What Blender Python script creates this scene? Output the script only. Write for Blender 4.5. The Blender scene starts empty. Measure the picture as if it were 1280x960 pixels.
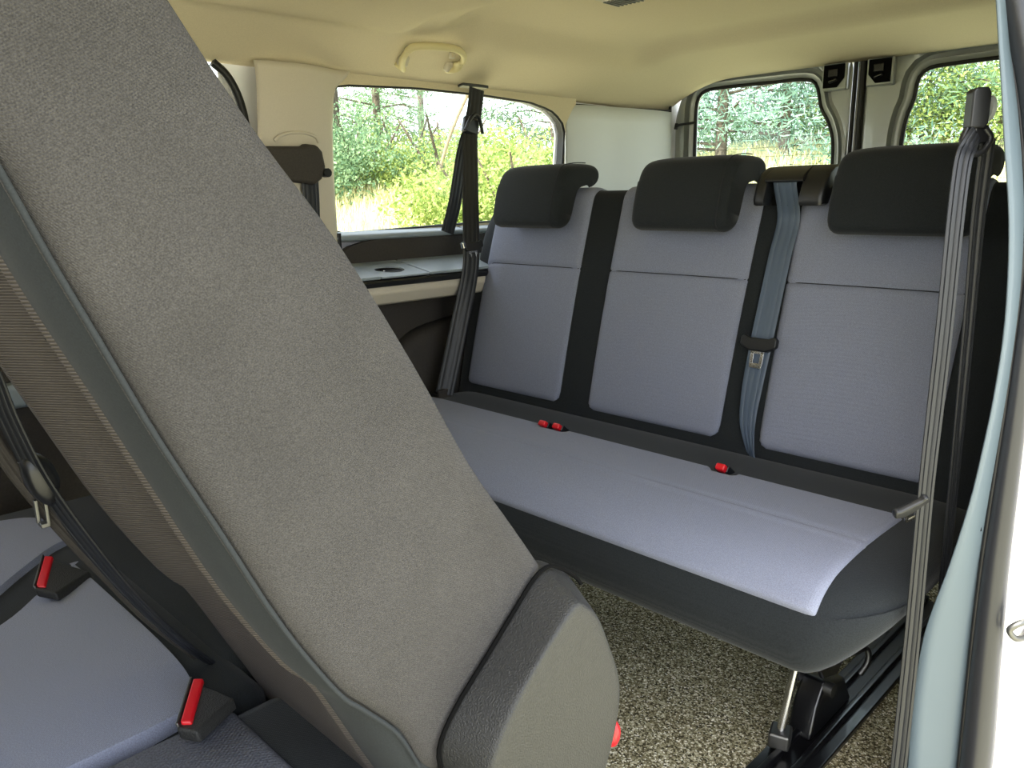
import bpy, bmesh, math, random
import numpy as np
from mathutils import Vector, Matrix
PI = math.pi
sc = bpy.context.scene
col = sc.collection
rnd = random.Random(7)

# ------------------------------------------------------------------ camera
CAM = Vector((1.0133, 0.0, 0.9689))
RT = Vector((0.70875844, 0.70528037, -0.01552652))
UP = Vector((-0.15145556, 0.17362486, 0.9730959))
FW = Vector((-0.68900122, 0.68733835, -0.22987672))
cd = bpy.data.cameras.new('camera'); cam = bpy.data.objects.new('camera', cd); col.objects.link(cam)
cd.sensor_width = 36; cd.lens = 36 * 987.08 / 1280; cd.clip_start = 0.02; cd.clip_end = 500
m = Matrix((RT, UP, -FW)).transposed().to_4x4(); m.translation = CAM
cam.matrix_world = m
sc.camera = cam
# ------------------------------------------------------------------ light
w = bpy.data.worlds.new('world'); sc.world = w; w.use_nodes = True
nt = w.node_tree; bg = nt.nodes['Background']
sky = nt.nodes.new('ShaderNodeTexSky'); sky.sky_type = 'NISHITA'; sky.sun_disc = False
sky.sun_elevation = math.radians(52); sky.sun_rotation = math.radians(170)
sky.air_density = 1.0; sky.dust_density = 3.5; sky.ozone_density = 1.0
hz = nt.nodes.new('ShaderNodeMix'); hz.data_type = 'RGBA'; hz.inputs[0].default_value = 0.55
hz.inputs[7].default_value = (8.5, 8.9, 9.3, 1)
nt.links.new(sky.outputs[0], hz.inputs[6]); nt.links.new(hz.outputs[2], bg.inputs[0])
bg.inputs[1].default_value = 0.75
sd = bpy.data.lights.new('sun', 'SUN'); sd.energy = 17.0; sd.angle = math.radians(1.0); sd.color = (1.0, 0.95, 0.85)
sun = bpy.data.objects.new('sun', sd); col.objects.link(sun)
sun.rotation_euler = Vector((0.0, 0.62, -0.80)).to_track_quat('-Z', 'Y').to_euler()
vs = sc.view_settings; sc.display_settings.display_device = 'sRGB'
vs.view_transform = 'Standard'; vs.look = 'None'; vs.gamma = 1; vs.use_curve_mapping = False
vs.exposure = -0.2

# ------------------------------------------------------------------ materials
def s2l(c):
    return tuple(((v/255)/12.92 if v/255 <= .04045 else ((v/255+.055)/1.055)**2.4) for v in c)
def mat(name, rgb, rough=.6, metal=0, spec=.5, noise=None, bump=None, weave=None, coat=0, sheen=0, wave=None, mottle=None):
    """noise=(scale, amount) colour variation; bump=(scale,strength,dist); weave=(scale,strength); wave=(scale,strength,vector)"""
    M = bpy.data.materials.new(name); M.use_nodes = True; n = M.node_tree.nodes; l = M.node_tree.links
    b = n['Principled BSDF']; c = s2l(rgb) + (1,)
    b.inputs['Base Color'].default_value = c; b.inputs['Roughness'].default_value = rough
    b.inputs['Metallic'].default_value = metal; b.inputs['Specular IOR Level'].default_value = spec
    b.inputs['Coat Weight'].default_value = coat; b.inputs['Sheen Weight'].default_value = sheen
    b.inputs['Sheen Roughness'].default_value = .4
    tc = n.new('ShaderNodeTexCoord'); src = None
    if noise:
        t = n.new('ShaderNodeTexNoise'); t.inputs['Scale'].default_value = noise[0]; t.inputs['Detail'].default_value = 3
        l.new(tc.outputs['Object'], t.inputs['Vector'])
        r = n.new('ShaderNodeValToRGB'); r.color_ramp.elements[0].position = .3; r.color_ramp.elements[1].position = .7
        a = noise[1]
        r.color_ramp.elements[0].color = tuple(v*(1-a) for v in c[:3]) + (1,)
        r.color_ramp.elements[1].color = tuple(min(1, v*(1+a)) for v in c[:3]) + (1,)
        l.new(t.outputs['Fac'], r.inputs['Fac']); src = r.outputs['Color']
    if mottle:
        t = n.new('ShaderNodeTexNoise'); t.inputs['Scale'].default_value = mottle[0]; t.inputs['Detail'].default_value = 4
        l.new(tc.outputs['Object'], t.inputs['Vector'])
        r = n.new('ShaderNodeValToRGB'); r.color_ramp.elements[0].position = .35; r.color_ramp.elements[1].position = .65
        r.color_ramp.elements[0].color = (1-mottle[1],)*3 + (1,); r.color_ramp.elements[1].color = (1+mottle[1],)*3 + (1,)
        l.new(t.outputs['Fac'], r.inputs['Fac'])
        mx = n.new('ShaderNodeMix'); mx.data_type = 'RGBA'; mx.blend_type = 'MULTIPLY'; mx.inputs[0].default_value = 1
        if src: l.new(src, mx.inputs[6])
        else: mx.inputs[6].default_value = c
        l.new(r.outputs['Color'], mx.inputs[7]); src = mx.outputs[2]
    if src: l.new(src, b.inputs['Base Color'])
    prev = None
    def addbump(h, st, dist):
        nonlocal prev
        bp = n.new('ShaderNodeBump'); bp.inputs['Strength'].default_value = st; bp.inputs['Distance'].default_value = dist
        l.new(h, bp.inputs['Height'])
        if prev: l.new(prev, bp.inputs['Normal'])
        prev = bp.outputs['Normal']
    if bump:
        t = n.new('ShaderNodeTexNoise'); t.inputs['Scale'].default_value = bump[0]; t.inputs['Detail'].default_value = 2
        l.new(tc.outputs['Object'], t.inputs['Vector']); addbump(t.outputs['Fac'], bump[1], bump[2])
    if weave:
        for dv in ((1, 1, 1), (1, -1, 1)):
            mp = n.new('ShaderNodeMapping'); mp.inputs['Rotation'].default_value = (.5*dv[1], .6, .78*dv[1])
            l.new(tc.outputs['Object'], mp.inputs['Vector'])
            t = n.new('ShaderNodeTexWave'); t.inputs['Scale'].default_value = weave[0]; t.inputs['Distortion'].default_value = 1.5
            t.inputs['Detail'].default_value = 1
            l.new(mp.outputs[0], t.inputs['Vector']); addbump(t.outputs['Fac'], weave[1], .0006)
    if wave:
        mp = n.new('ShaderNodeMapping'); mp.inputs['Rotation'].default_value = wave[2]
        l.new(tc.outputs['Object'], mp.inputs['Vector'])
        t = n.new('ShaderNodeTexWave'); t.inputs['Scale'].default_value = wave[0]; t.inputs['Distortion'].default_value = .15
        l.new(mp.outputs[0], t.inputs['Vector']); addbump(t.outputs['Fac'], wave[1], .001)
        r = n.new('ShaderNodeValToRGB'); r.color_ramp.elements[0].color = tuple(v*.62 for v in c[:3]) + (1,)
        r.color_ramp.elements[1].color = tuple(v*1.3 for v in c[:3]) + (1,)
        l.new(t.outputs['Fac'], r.inputs['Fac']); l.new(r.outputs['Color'], b.inputs['Base Color'])
    if prev: l.new(prev, b.inputs['Normal'])
    return M
M = {}
M['grey'] = mat('grey_fabric', (125, 129, 145), .85, spec=.2, noise=(700, .18), weave=(190, .25), sheen=.15)
M['black'] = mat('black_fabric', (35, 38, 40), .9, spec=.15, noise=(600, .25), weave=(200, .25), sheen=.12)
M['side'] = mat('side_fabric', (63, 61, 60), .85, spec=.2, bump=(5.5, .35, .03), noise=(900, .35), weave=(230, .5), sheen=.04, mottle=(9, .10))
M['bolster'] = mat('bolster_fabric', (46, 49, 51), .9, spec=.2, noise=(700, .15), bump=(1200, .2, .0005), sheen=.03)
M['ribbed'] = mat('ribbed_fabric', (84, 79, 76), .8, spec=.2, wave=(120, .8, (.0, PI/2, 0)))
M['mesh'] = mat('mesh_fabric', (92, 94, 102), .85, spec=.2, noise=(500, .35), weave=(110, .8))
M['liner'] = mat('headliner_cloth', (204, 192, 164), .95, spec=.1, noise=(400, .05), bump=(900, .25, .0008))
M['trim'] = mat('pale_trim_plastic', (192, 184, 168), .55, spec=.35, noise=(500, .04), bump=(1400, .15, .0004))
M['handle'] = mat('cream_plastic', (206, 194, 150), .5, spec=.35)
M['dtrim'] = mat('light_grey_trim_plastic', (204, 207, 206), .5, spec=.35, bump=(1400, .12, .0004))
M['ledge'] = mat('blue_grey_plastic', (134, 144, 150), .4, spec=.5, bump=(1500, .15, .0004))
M['darktrim'] = mat('charcoal_plastic', (56, 52, 48), .7, spec=.3, noise=(250, .15), bump=(900, .3, .0008))
M['blackp'] = mat('black_plastic', (22, 23, 25), .38, spec=.5, bump=(1500, .1, .0003))
M['cover'] = mat('grained_plastic', (44, 44, 43), .42, spec=.35, noise=(300, .1), bump=(620, .8, .0013))
M['rubber'] = mat('black_rubber', (20, 20, 21), .5, spec=.4)
M['seal'] = mat('door_seal_rubber', (36, 37, 41), .36, spec=.55, bump=(300, .1, .0008))
M['paint'] = mat('silver_body_paint', (164, 169, 166), .32, metal=.25, spec=.5, coat=.3)
M['paintf'] = mat('pale_blue_grey_paint', (86, 99, 107), .45, spec=.5, bump=(400, .05, .0005))
M['white'] = mat('white_body_paint', (232, 233, 235), .3, spec=.5, coat=.4)
M['webb'] = mat('black_webbing', (26, 28, 32), .5, spec=.5, bump=(1500, .3, .0003))
M['webg'] = mat('blue_grey_webbing', (74, 86, 102), .5, spec=.5, bump=(1500, .3, .0003))
M['chrome'] = mat('bright_steel', (200, 200, 200), .22, metal=1)
M['steel'] = mat('dull_steel', (110, 110, 108), .45, metal=1)
M['blkmetal'] = mat('black_enamelled_metal', (14, 14, 16), .28, spec=.5, coat=.3)
M['red'] = mat('red_plastic', (205, 22, 34), .35, spec=.5)
M['seam'] = mat('dark_stitching', (24, 26, 30), .9)
M['lens'] = mat('ribbed_lamp_lens', (210, 205, 190), .25, spec=.6)
M['cavity'] = mat('matt_black_backing', (10, 10, 10), .95, spec=.1)
M['bark'] = mat('pine_bark', (92, 84, 74), .95, spec=.1, noise=(14, .4), bump=(30, .8, .02))
M['branch'] = mat('pale_dead_wood', (150, 132, 108), .9, spec=.1, noise=(20, .2))
# carpet: pale and dark flecks
c = M['carpet'] = mat('flecked_carpet', (100, 100, 84), .95, spec=.1, bump=(500, .9, .004))
n = c.node_tree.nodes; l = c.node_tree.links
tc = n.new('ShaderNodeTexCoord'); v = n.new('ShaderNodeTexVoronoi'); v.inputs['Scale'].default_value = 330
l.new(tc.outputs['Object'], v.inputs['Vector'])
sp = n.new('ShaderNodeSeparateColor'); l.new(v.outputs['Color'], sp.inputs[0])
r = n.new('ShaderNodeValToRGB'); e = r.color_ramp.elements
e[0].position = 0; e[0].color = s2l((52, 48, 34)) + (1,); e[1].position = 1; e[1].color = s2l((250, 246, 228)) + (1,)
for p_, q_ in ((.35, (112, 104, 76)), (.6, (156, 148, 116)), (.85, (196, 190, 160))):
    x = e.new(p_); x.color = s2l(q_) + (1,)
l.new(sp.outputs[0], r.inputs['Fac']); l.new(r.outputs['Color'], n['Principled BSDF'].inputs['Base Color'])
def glassmat(name, tint, refl=.06):
    g = bpy.data.materials.new(name); g.use_nodes = True; n = g.node_tree.nodes; l = g.node_tree.links
    n.remove(n['Principled BSDF']); o = n['Material Output']
    t = n.new('ShaderNodeBsdfTransparent'); t.inputs[0].default_value = tint + (1,)
    gl = n.new('ShaderNodeBsdfGlossy'); gl.inputs['Roughness'].default_value = .02
    f = n.new('ShaderNodeFresnel'); f.inputs[0].default_value = 1.45
    mx = n.new('ShaderNodeMixShader'); l.new(f.outputs[0], mx.inputs[0]); l.new(t.outputs[0], mx.inputs[1]); l.new(gl.outputs[0], mx.inputs[2])
    l.new(mx.outputs[0], o.inputs[0]); return g
M['glass'] = glassmat('clear_glass', (.93, .96, .94))
M['glassr'] = glassmat('pale_tinted_glass', (.84, .93, .92))
def leafmat(name, a, b_, tr=.35):
    g = bpy.data.materials.new(name); g.use_nodes = True; n = g.node_tree.nodes; l = g.node_tree.links
    b = n['Principled BSDF']; b.inputs['Roughness'].default_value = .6; b.inputs['Specular IOR Level'].default_value = .25
    gi = n.new('ShaderNodeNewGeometry'); r = n.new('ShaderNodeValToRGB')
    r.color_ramp.elements[0].color = s2l(a) + (1,); r.color_ramp.elements[1].color = s2l(b_) + (1,)
    l.new(gi.outputs['Random Per Island'], r.inputs['Fac']); l.new(r.outputs['Color'], b.inputs['Base Color'])
    t = n.new('ShaderNodeBsdfTranslucent'); l.new(r.outputs['Color'], t.inputs[0])
    mx = n.new('ShaderNodeMixShader'); mx.inputs[0].default_value = tr
    l.new(b.outputs[0], mx.inputs[1]); l.new(t.outputs[0], mx.inputs[2]); l.new(mx.outputs[0], n['Material Output'].inputs[0])
    return g
M['leafy'] = leafmat('yellow_green_leaves', (104, 132, 66), (184, 196, 116))
M['leafp'] = leafmat('pine_needles', (78, 112, 82), (146, 172, 130))
M['leafb'] = leafmat('blue_green_needles', (84, 116, 102), (148, 176, 156))
M['straw'] = leafmat('dry_grass_blades', (196, 192, 136), (244, 238, 196), .25)
gm = M['ground'] = mat('meadow_soil', (190, 187, 158), .95, spec=.05, noise=(.9, .25), mottle=(6, .12))

# ------------------------------------------------------------------ helpers
def link(o, parent=None):
    col.objects.link(o)
    if parent: o.parent = parent
    return o
def tag(o, label=None, cat=None, group=None, kind=None):
    if label: o['label'] = label
    if cat: o['category'] = cat
    if group: o['group'] = group
    if kind: o['kind'] = kind
    return o
def empty(name, loc=(0, 0, 0)):
    o = bpy.data.objects.new(name, None); o.location = loc; o.empty_display_size = .05
    return link(o)
def struct(name, label, cat='structure'):
    o = empty(name); o['kind'] = 'structure'; o['label'] = label; o['category'] = cat
    return o
ORG = {}
def mk(name, verts, faces, material, parent=None, smooth=True, bevel=0, seg=3, solid=0, autos=None):
    me = bpy.data.meshes.new(name)
    off = Vector(parent_loc(parent))
    me.from_pydata([tuple(Vector(v) - off) for v in verts], [], faces); me.update()
    bm = bmesh.new(); bm.from_mesh(me); bmesh.ops.recalc_face_normals(bm, faces=bm.faces)
    if not bevel: bmesh.ops.triangulate(bm, faces=[q for q in bm.faces if len(q.verts) > 12])
    bm.to_mesh(me); bm.free()
    me.materials.append(material)
    if smooth:
        me.polygons.foreach_set('use_smooth', [True]*len(me.polygons))
        if not bevel: me.set_sharp_from_angle(angle=math.radians(48))
    o = bpy.data.objects.new(name, me); link(o, parent)
    if solid:
        md = o.modifiers.new('solid', 'SOLIDIFY'); md.thickness = solid; md.offset = 0
    if bevel:
        md = o.modifiers.new('bevel', 'BEVEL'); md.width = bevel; md.segments = seg; md.limit_method = 'ANGLE'; md.angle_limit = math.radians(40)
        md.harden_normals = False
        md = o.modifiers.new('wn', 'WEIGHTED_NORMAL'); md.keep_sharp = False
    return o
def parent_loc(p):
    t = Vector((0, 0, 0))
    while p: t += p.location; p = p.parent
    return t
class MB:
    def __init__(s): s.v = []; s.f = []
    def box(s, c, d, R=None):
        i = len(s.v); c = Vector(c)
        for x, y, z in ((-1,-1,-1),(1,-1,-1),(1,1,-1),(-1,1,-1),(-1,-1,1),(1,-1,1),(1,1,1),(-1,1,1)):
            p = Vector((x*d[0]/2, y*d[1]/2, z*d[2]/2))
            if R: p = R @ p
            s.v.append(c + p)
        s.f += [tuple(i+k for k in q) for q in ((0,3,2,1),(4,5,6,7),(0,1,5,4),(1,2,6,5),(2,3,7,6),(3,0,4,7))]
        return s
    def prism(s, poly, vec):
        """poly: list of 3D points, extruded by vec"""
        i = len(s.v); k = len(poly); vec = Vector(vec)
        s.v += [Vector(p) for p in poly] + [Vector(p) + vec for p in poly]
        s.f.append(tuple(range(i+k-1, i-1, -1))); s.f.append(tuple(range(i+k, i+2*k)))
        for a in range(k):
            b = (a+1) % k; s.f.append((i+a, i+b, i+k+b, i+k+a))
        return s
    def tube(s, pts, r, n=12, cap=True, sq=None):
        pts = [Vector(p) for p in pts]; i0 = len(s.v); rr = r if isinstance(r, (list, tuple)) else [r]*len(pts)
        up = None
        for j, p in enumerate(pts):
            t = (pts[min(j+1, len(pts)-1)] - pts[max(j-1, 0)]).normalized()
            if up is None:
                up = t.orthogonal().normalized()
            up = (up - t*up.dot(t)).normalized(); sd_ = t.cross(up)
            for a in range(n):
                th = 2*PI*a/n; s.v.append(p + up*math.cos(th)*rr[j] + sd_*math.sin(th)*rr[j])
        for j in range(len(pts)-1):
            for a in range(n):
                b = (a+1) % n; s.f.append((i0+j*n+a, i0+j*n+b, i0+(j+1)*n+b, i0+(j+1)*n+a))
        if cap:
            s.f.append(tuple(i0+a for a in range(n-1, -1, -1))); e_ = i0+(len(pts)-1)*n; s.f.append(tuple(e_+a for a in range(n)))
        return s
    def build(s, name, material, parent=None, **k):
        return mk(name, s.v, s.f, material, parent, **k)
def loft(name, rings, material, parent=None, closed=True, cap=True, **k):
    n_ = len(rings[0]); v = [p for r_ in rings for p in r_]; f = []
    for j in range(len(rings)-1):
        for a in range(n_ if closed else n_-1):
            b = (a+1) % n_; f.append((j*n_+a, j*n_+b, (j+1)*n_+b, (j+1)*n_+a))
    if cap and closed:
        f.append(tuple(range(n_-1, -1, -1))); e_ = (len(rings)-1)*n_; f.append(tuple(e_+a for a in range(n_)))
    return mk(name, v, f, material, parent, **k)
def grid(name, F, us, vs_, material, parent=None, **k):
    return loft(name, [[F(u, v) for v in vs_] for u in us], material, parent, closed=False, **k)
def lin(a, b, n_): return [a+(b-a)*i/(n_-1) for i in range(n_)]
def interp(x, xs, ys):
    return float(np.interp(x, xs, ys))
def smooth(pts, n_=8):
    """Catmull-Rom through points"""
    P = [Vector(p) for p in pts]; P = [P[0]*2-P[1]] + P + [P[-1]*2-P[-2]]; out = []
    for i in range(1, len(P)-2):
        for j in range(n_):
            t = j/n_
            out.append(.5*((2*P[i]) + (P[i+1]-P[i-1])*t + (2*P[i-1]-5*P[i]+4*P[i+1]-P[i+2])*t*t + (3*P[i]-P[i-1]-3*P[i+1]+P[i+2])*t**3))
    out.append(P[-2]); return out
def closed_smooth(pts, n_=5):
    P = [Vector(p) for p in pts]; k = len(P); out = []
    for i in range(k):
        a, b, c_, d = P[i-1], P[i], P[(i+1) % k], P[(i+2) % k]
        for j in range(n_):
            t = j/n_
            out.append(.5*((2*b) + (c_-a)*t + (2*a-5*b+4*c_-d)*t*t + (3*b-a-3*c_+d)*t**3))
    return out
def ribbon(name, pts, wdir, width, material, parent=None, th=.0018, n_=8):
    """seat-belt webbing: four woven ridges across, real thickness. wdir: one vector or one per point; width the same"""
    P = smooth(pts, n_); k = len(pts)
    W = [Vector(q) for q in wdir] if isinstance(wdir, list) else [Vector(wdir)]*k
    wd = width if isinstance(width, list) else [width]*k
    rings = []; cols = [-.5, -.47, -.32, -.28, -.24, -.06, 0, .06, .24, .28, .32, .47, .5]; hs = [0, .8, 1, .45, 1, 1, .45, 1, 1, .45, 1, .8, 0]
    for i, p in enumerate(P):
        s_ = i/n_; j = min(int(s_), k-2); t = s_-j
        wv = (W[j]*(1-t)+W[j+1]*t).normalized(); ww = wd[j]*(1-t)+wd[j+1]*t
        tg = (P[min(i+1, len(P)-1)]-P[max(i-1, 0)]).normalized(); wv = (wv-tg*wv.dot(tg)).normalized(); nn = tg.cross(wv)
        rings.append([p+wv*ww*c_+nn*th*h for c_, h in zip(cols, hs)] + [p+wv*ww*c_-nn*th*h for c_, h in list(zip(cols, hs))[-2:0:-1]])
    return loft(name, rings, material, parent)
def sst(a, b, x):
    t = min(1, max(0, (x-a)/(b-a))); return t*t*(3-2*t)
def rrect(w_, h_, r_, n_=5):
    o = []
    for cx_, cy_, a0 in ((w_/2-r_, h_/2-r_, 0), (-w_/2+r_, h_/2-r_, PI/2), (-w_/2+r_, -h_/2+r_, PI), (w_/2-r_, -h_/2+r_, 1.5*PI)):
        for i in range(n_+1):
            a = a0+PI/2*i/n_; o.append((cx_+r_*math.cos(a), cy_+r_*math.sin(a)))
    return o
def resample(poly, n_):
    P = [Vector(p) for p in poly]; L = [0]
    for i in range(len(P)): L.append(L[-1]+(P[(i+1) % len(P)]-P[i]).length)
    out = []
    for k in range(n_):
        d = L[-1]*k/n_; i = max(j for j in range(len(P)) if L[j] <= d+1e-9); t = (d-L[i])/max(1e-9, L[i+1]-L[i])
        out.append(P[i].lerp(P[(i+1) % len(P)], t))
    return out
def offset2(poly, d):
    """offset a closed 2D polygon (list of (a,b)) outward by d (for CCW)"""
    k = len(poly); o = []
    for i in range(k):
        a, b, c_ = Vector(poly[i-1]), Vector(poly[i]), Vector(poly[(i+1) % k])
        e1 = (b-a); e2 = (c_-b)
        t = (e1.normalized()+e2.normalized())
        if t.length < 1e-6: t = e2
        t.normalize(); o.append((b.x+t.y*d, b.y-t.x*d))
    return o
def ccw(poly):
    a = sum(poly[i-1][0]*poly[i][1]-poly[i][0]*poly[i-1][1] for i in range(len(poly)))
    return poly if a > 0 else poly[::-1]

# ================================================================== SETTING
# ---- floor
fl = struct('floor', 'flecked grey carpet floor of the van', 'floor')
MB().box((-.05, .55, -.015), (1.42, 4.3, .03)).build('carpet', M['carpet'], fl, smooth=False)
MB().box((0, .55, -.06), (1.66, 4.34, .05)).build('floor_pan', M['blkmetal'], fl, smooth=False)
sill = MB().prism([(.60, 0, .004), (.655, 0, .006), (.70, 0, -.004), (.80, 0, -.02), (.80, 0, -.08), (.60, 0, -.03)], (0, 1.13, 0))
sill.build('trim_1', M['blackp'], None, bevel=.003); s_ = bpy.data.objects['trim_1']; tag(s_, 'black plastic step along the floor edge at the door opening', 'door sill', kind='structure')
tr = struct('trim_2', 'dark side lining beside the near end of the rear bench', 'trim')
MB().box((.790, 1.93, .42), (.02, 1.32, .9)).build('side_lining', M['darktrim'], tr, bevel=.01)
MB().box((.70, 1.45, .03), (.09, .5, .06)).build('lower_lining', M['blackp'], tr, bevel=.01)

# ---- ceiling
def zc(x, y):
    a = min(1, max(0, (x+.80)/.36)); a2 = min(1, max(0, (.76-x)/.30)); b = min(1, max(0, (2.58-y)/.30))
    z = 1.405 - .125*(1-math.sin(a*PI/2))**1.2 - .125*(1-math.sin(a2*PI/2))**1.2 - .045*(1-math.sin(b*PI/2))
    lobe = sst(-.66, -.58, x)*(1-sst(1.25, 1.32, y))*(1-sst(.50, .60, x))
    z -= .030*lobe
    gr = sst(-.66, -.57, x)*(1-sst(.48, .58, x))*sst(1.36, 1.46, y)*(1-sst(2.16, 2.28, y))
    return z + .035*gr
ce = struct('ceiling', 'beige cloth headliner with a raised pad and rounded edges', 'ceiling')
xs = lin(-.81, .77, 90); ys = lin(-1.6, 2.58, 150)
grid('headliner', lambda x, y: (x, y, zc(x, y)), xs, ys, M['liner'], ce, solid=.006)
MB().box((0, .5, 1.475), (1.58, 4.3, .03)).build('roof_skin', M['white'], ce, bevel=.01)
# little wrinkle in the cloth
MB().tube(smooth([(-.02, 1.60, zc(-.02, 1.60)-.003), (.00, 1.63, zc(.0, 1.63)-.004), (.03, 1.645, zc(.03, 1.645)-.003)], 5), .0022, 6).build('cloth_pucker', M['liner'], ce)
# dome lamp, its lower edge just in the frame
dl = empty('ceiling_lamp', (-.245, 1.655, zc(-.245, 1.655)))
tag(dl, 'rectangular ceiling lamp with ribbed lens at top edge of frame', 'lamp')
L0 = dl.location
o_ = [(L0.x+a, L0.y+b, L0.z+.002) for a, b in rrect(.12, .10, .02)]
MB().prism(o_, (0, 0, -.012)).build('lamp_frame', M['trim'], dl, bevel=.003)
o_ = [(L0.x+a, L0.y+b, L0.z-.008) for a, b in rrect(.09, .07, .012)]
MB().prism(o_, (0, 0, -.008)).build('lens', M['lens'], dl, bevel=.002)
for k in range(7):
    MB().box((L0.x-.036+k*.012, L0.y, L0.z-.0168), (.004, .06, .003)).build('lens_rib', M['steel'], dl, smooth=False)

# ---- far side wall
wl = struct('wall_left', 'far side wall of the van around the long side window', 'wall')
XW = -.80
def tumble(z): return XW - .02 + .02*max(0, (z-.9)/.35)**2      # inner skin leans in at the top
hole = [(1.165, .89), (1.165, 1.20), (1.172, 1.235), (1.20, 1.256), (1.45, 1.268), (1.70, 1.268), (1.90, 1.262), (2.00, 1.245), (2.06, 1.215), (2.082, 1.17), (2.078, 1.05), (2.06, .93), (2.04, .905), (1.70, .893), (1.20, .880)]
hole = [(v.x, v.y) for v in resample([(a, b, 0) for a, b in hole], 72)]
def ringpanel(name, hole_, rect, pos, material, parent, **k):
    """flat panel with a hole: hole_ list of 2D points, rect=(a0,a1,b0,b1); pos maps 2D to 3D"""
    ca = sum(p[0] for p in hole_)/len(hole_); cb = sum(p[1] for p in hole_)/len(hole_); outer = []
    for a, b in hole_:
        da, db = a-ca, b-cb; t = 1e9
        if da > 1e-9: t = min(t, (rect[1]-ca)/da)
        if da < -1e-9: t = min(t, (rect[0]-ca)/da)
        if db > 1e-9: t = min(t, (rect[3]-cb)/db)
        if db < -1e-9: t = min(t, (rect[2]-cb)/db)
        outer.append((ca+da*t, cb+db*t))
    # snap nearest to corners
    for A in rect[:2]:
        for B in rect[2:]:
            i = min(range(len(outer)), key=lambda q: (outer[q][0]-A)**2+(outer[q][1]-B)**2); outer[i] = (A, B)
    n_ = len(hole_); v = [pos(*p) for p in hole_]+[pos(*p) for p in outer]; f = [(i, (i+1) % n_, n_+(i+1) % n_, n_+i) for i in range(n_)]
    return mk(name, v, f, material, parent, **k)
ringpanel('window_surround', hole, (1.13, 2.12, .86, 1.29), lambda a, b: (tumble(b)+.004, a, b), M['liner'], wl, smooth=False, solid=.008)
# outer skin, leaving the same opening
ringpanel('outer_skin', hole, (.90, 2.62, -.1, 1.45), lambda a, b: (tumble(b)-.04, a, b), M['white'], wl, smooth=False, solid=.004)
MB().box((-.84, -.95, .3), (.02, 2.1, .95)).box((-.84, -.95, 1.37), (.02, 2.1, .14)).box((-.84, .05, 1.1), (.02, .16, .7)).build('front_skin', M['white'], wl, smooth=False)
# window pane with rubber
w1 = struct('window_1', 'long side window in the far wall looking out on bushes', 'window')
hr = ccw(hole)
def ringtube(name, pts, r, material, parent, **k):
    pts = [Vector(p) for p in pts]; n_ = len(pts); v = []; f = []; q = 8
    cen = sum(pts, Vector())/n_
    nrm = (pts[0]-cen).cross(pts[n_//4]-cen).normalized()
    for i, p in enumerate(pts):
        t = (pts[(i+1) % n_]-pts[i-1]).normalized(); u_ = nrm; s2 = t.cross(u_)
        for a in range(q):
            th = 2*PI*a/q; v.append(p+u_*math.cos(th)*r+s2*math.sin(th)*r)
    for i in range(n_):
        for a in range(q):
            b = (a+1) % q; j = (i+1) % n_; f.append((i*q+a, i*q+b, j*q+b, j*q+a))
    return mk(name, v, f, material, parent, **k)
ringtube('rubber_edge', [(tumble(b)+.002, a, b) for a, b in hole], .006, M['rubber'], w1)
io = offset2(hr, .004)
# reveal between inner trim and glass
loft('reveal', [[(tumble(b)+d, a, b) for a, b in io+io[:1]] for d in (.0, -.03)], M['rubber'], w1, closed=False)
mk('pane', [(tumble(b)-.030, a, b) for a, b in io], [tuple(range(len(io)))], M['glass'], w1, smooth=False)

# pillar trim between far sliding door and window
pt = struct('trim_3', 'beige pillar trim between the far sliding door and the side window', 'pillar trim')
def pillar(y, z):
    yy = (y-.95)/(1.16-.95)
    return (XW+.012 + .028*math.sin(min(1, max(0, yy))*PI)**.6 + .015*sst(1.0, 1.27, z), y, z)
ys_ = lin(.955, 1.160, 22); zs_ = lin(.80, 1.285, 34)
def pil(y, z):
    k = (y-.955)/(1.160-.955)
    a0 = interp(z, [.8, 1.0, 1.15, 1.22, 1.262, 1.285], [.945, .95, .955, .957, .957, .955])
    a1 = interp(z, [.8, 1.15, 1.22, 1.245, 1.262, 1.285], [1.160, 1.160, 1.166, 1.175, 1.20, 1.22])
    return pillar(a0+(a1-a0)*k, z)
grid('pillar_panel', pil, ys_, zs_, M['trim'], pt, solid=.006)
# shallow oval recess edge above the belt guide
MB().tube(smooth([(XW+.046, .985, 1.108), (XW+.049, 1.00, 1.120), (XW+.050, 1.03, 1.128), (XW+.050, 1.07, 1.128), (XW+.048, 1.095, 1.120), (XW+.045, 1.105, 1.108)], 5), .004, 8).build('recess_lip', M['trim'], pt)
MB().tube([(tumble(z)+.004+.03, 1.163, z) for z in lin(.80, .885, 5)], .008).build('edge_rubber', M['rubber'], pt)

# far sliding door edge (window frame and seals just visible)
d1 = struct('door_1', 'far sliding door with dark seals beside the pillar', 'door')
zz = [.3, .7, .95, 1.08, 1.16, 1.21, 1.25, 1.275]; ya = [.935, .940, .942, .940, .934, .922, .90, .87]
for off, r_, mt, nm, dx in ((0, .010, 'rubber', 'door_seal', .006), (-.024, .012, 'paintf', 'door_frame', -.006), (-.048, .010, 'rubber', 'window_seal', -.012), (-.064, .007, 'liner', 'glass_trim', -.014)):
    MB().tube(smooth([(XW+.0+dx, y+off*(1+1.2*sst(1.1, 1.27, z)), z-abs(off)*.3*sst(1.1, 1.27, z)) for y, z in zip(ya, zz)], 5), r_, 10).build(nm, M[mt], d1)
mk('pane', [(-.825, .88, .86), (-.825, .88, 1.25), (-.825, .12, 1.28), (-.825, .12, .86)], [(0, 1, 2, 3)], M['glass'], d1, smooth=False)
MB().box((-.80, .50, .42), (.035, .86, .86)).build('door_panel', M['darktrim'], d1, bevel=.01)
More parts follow.
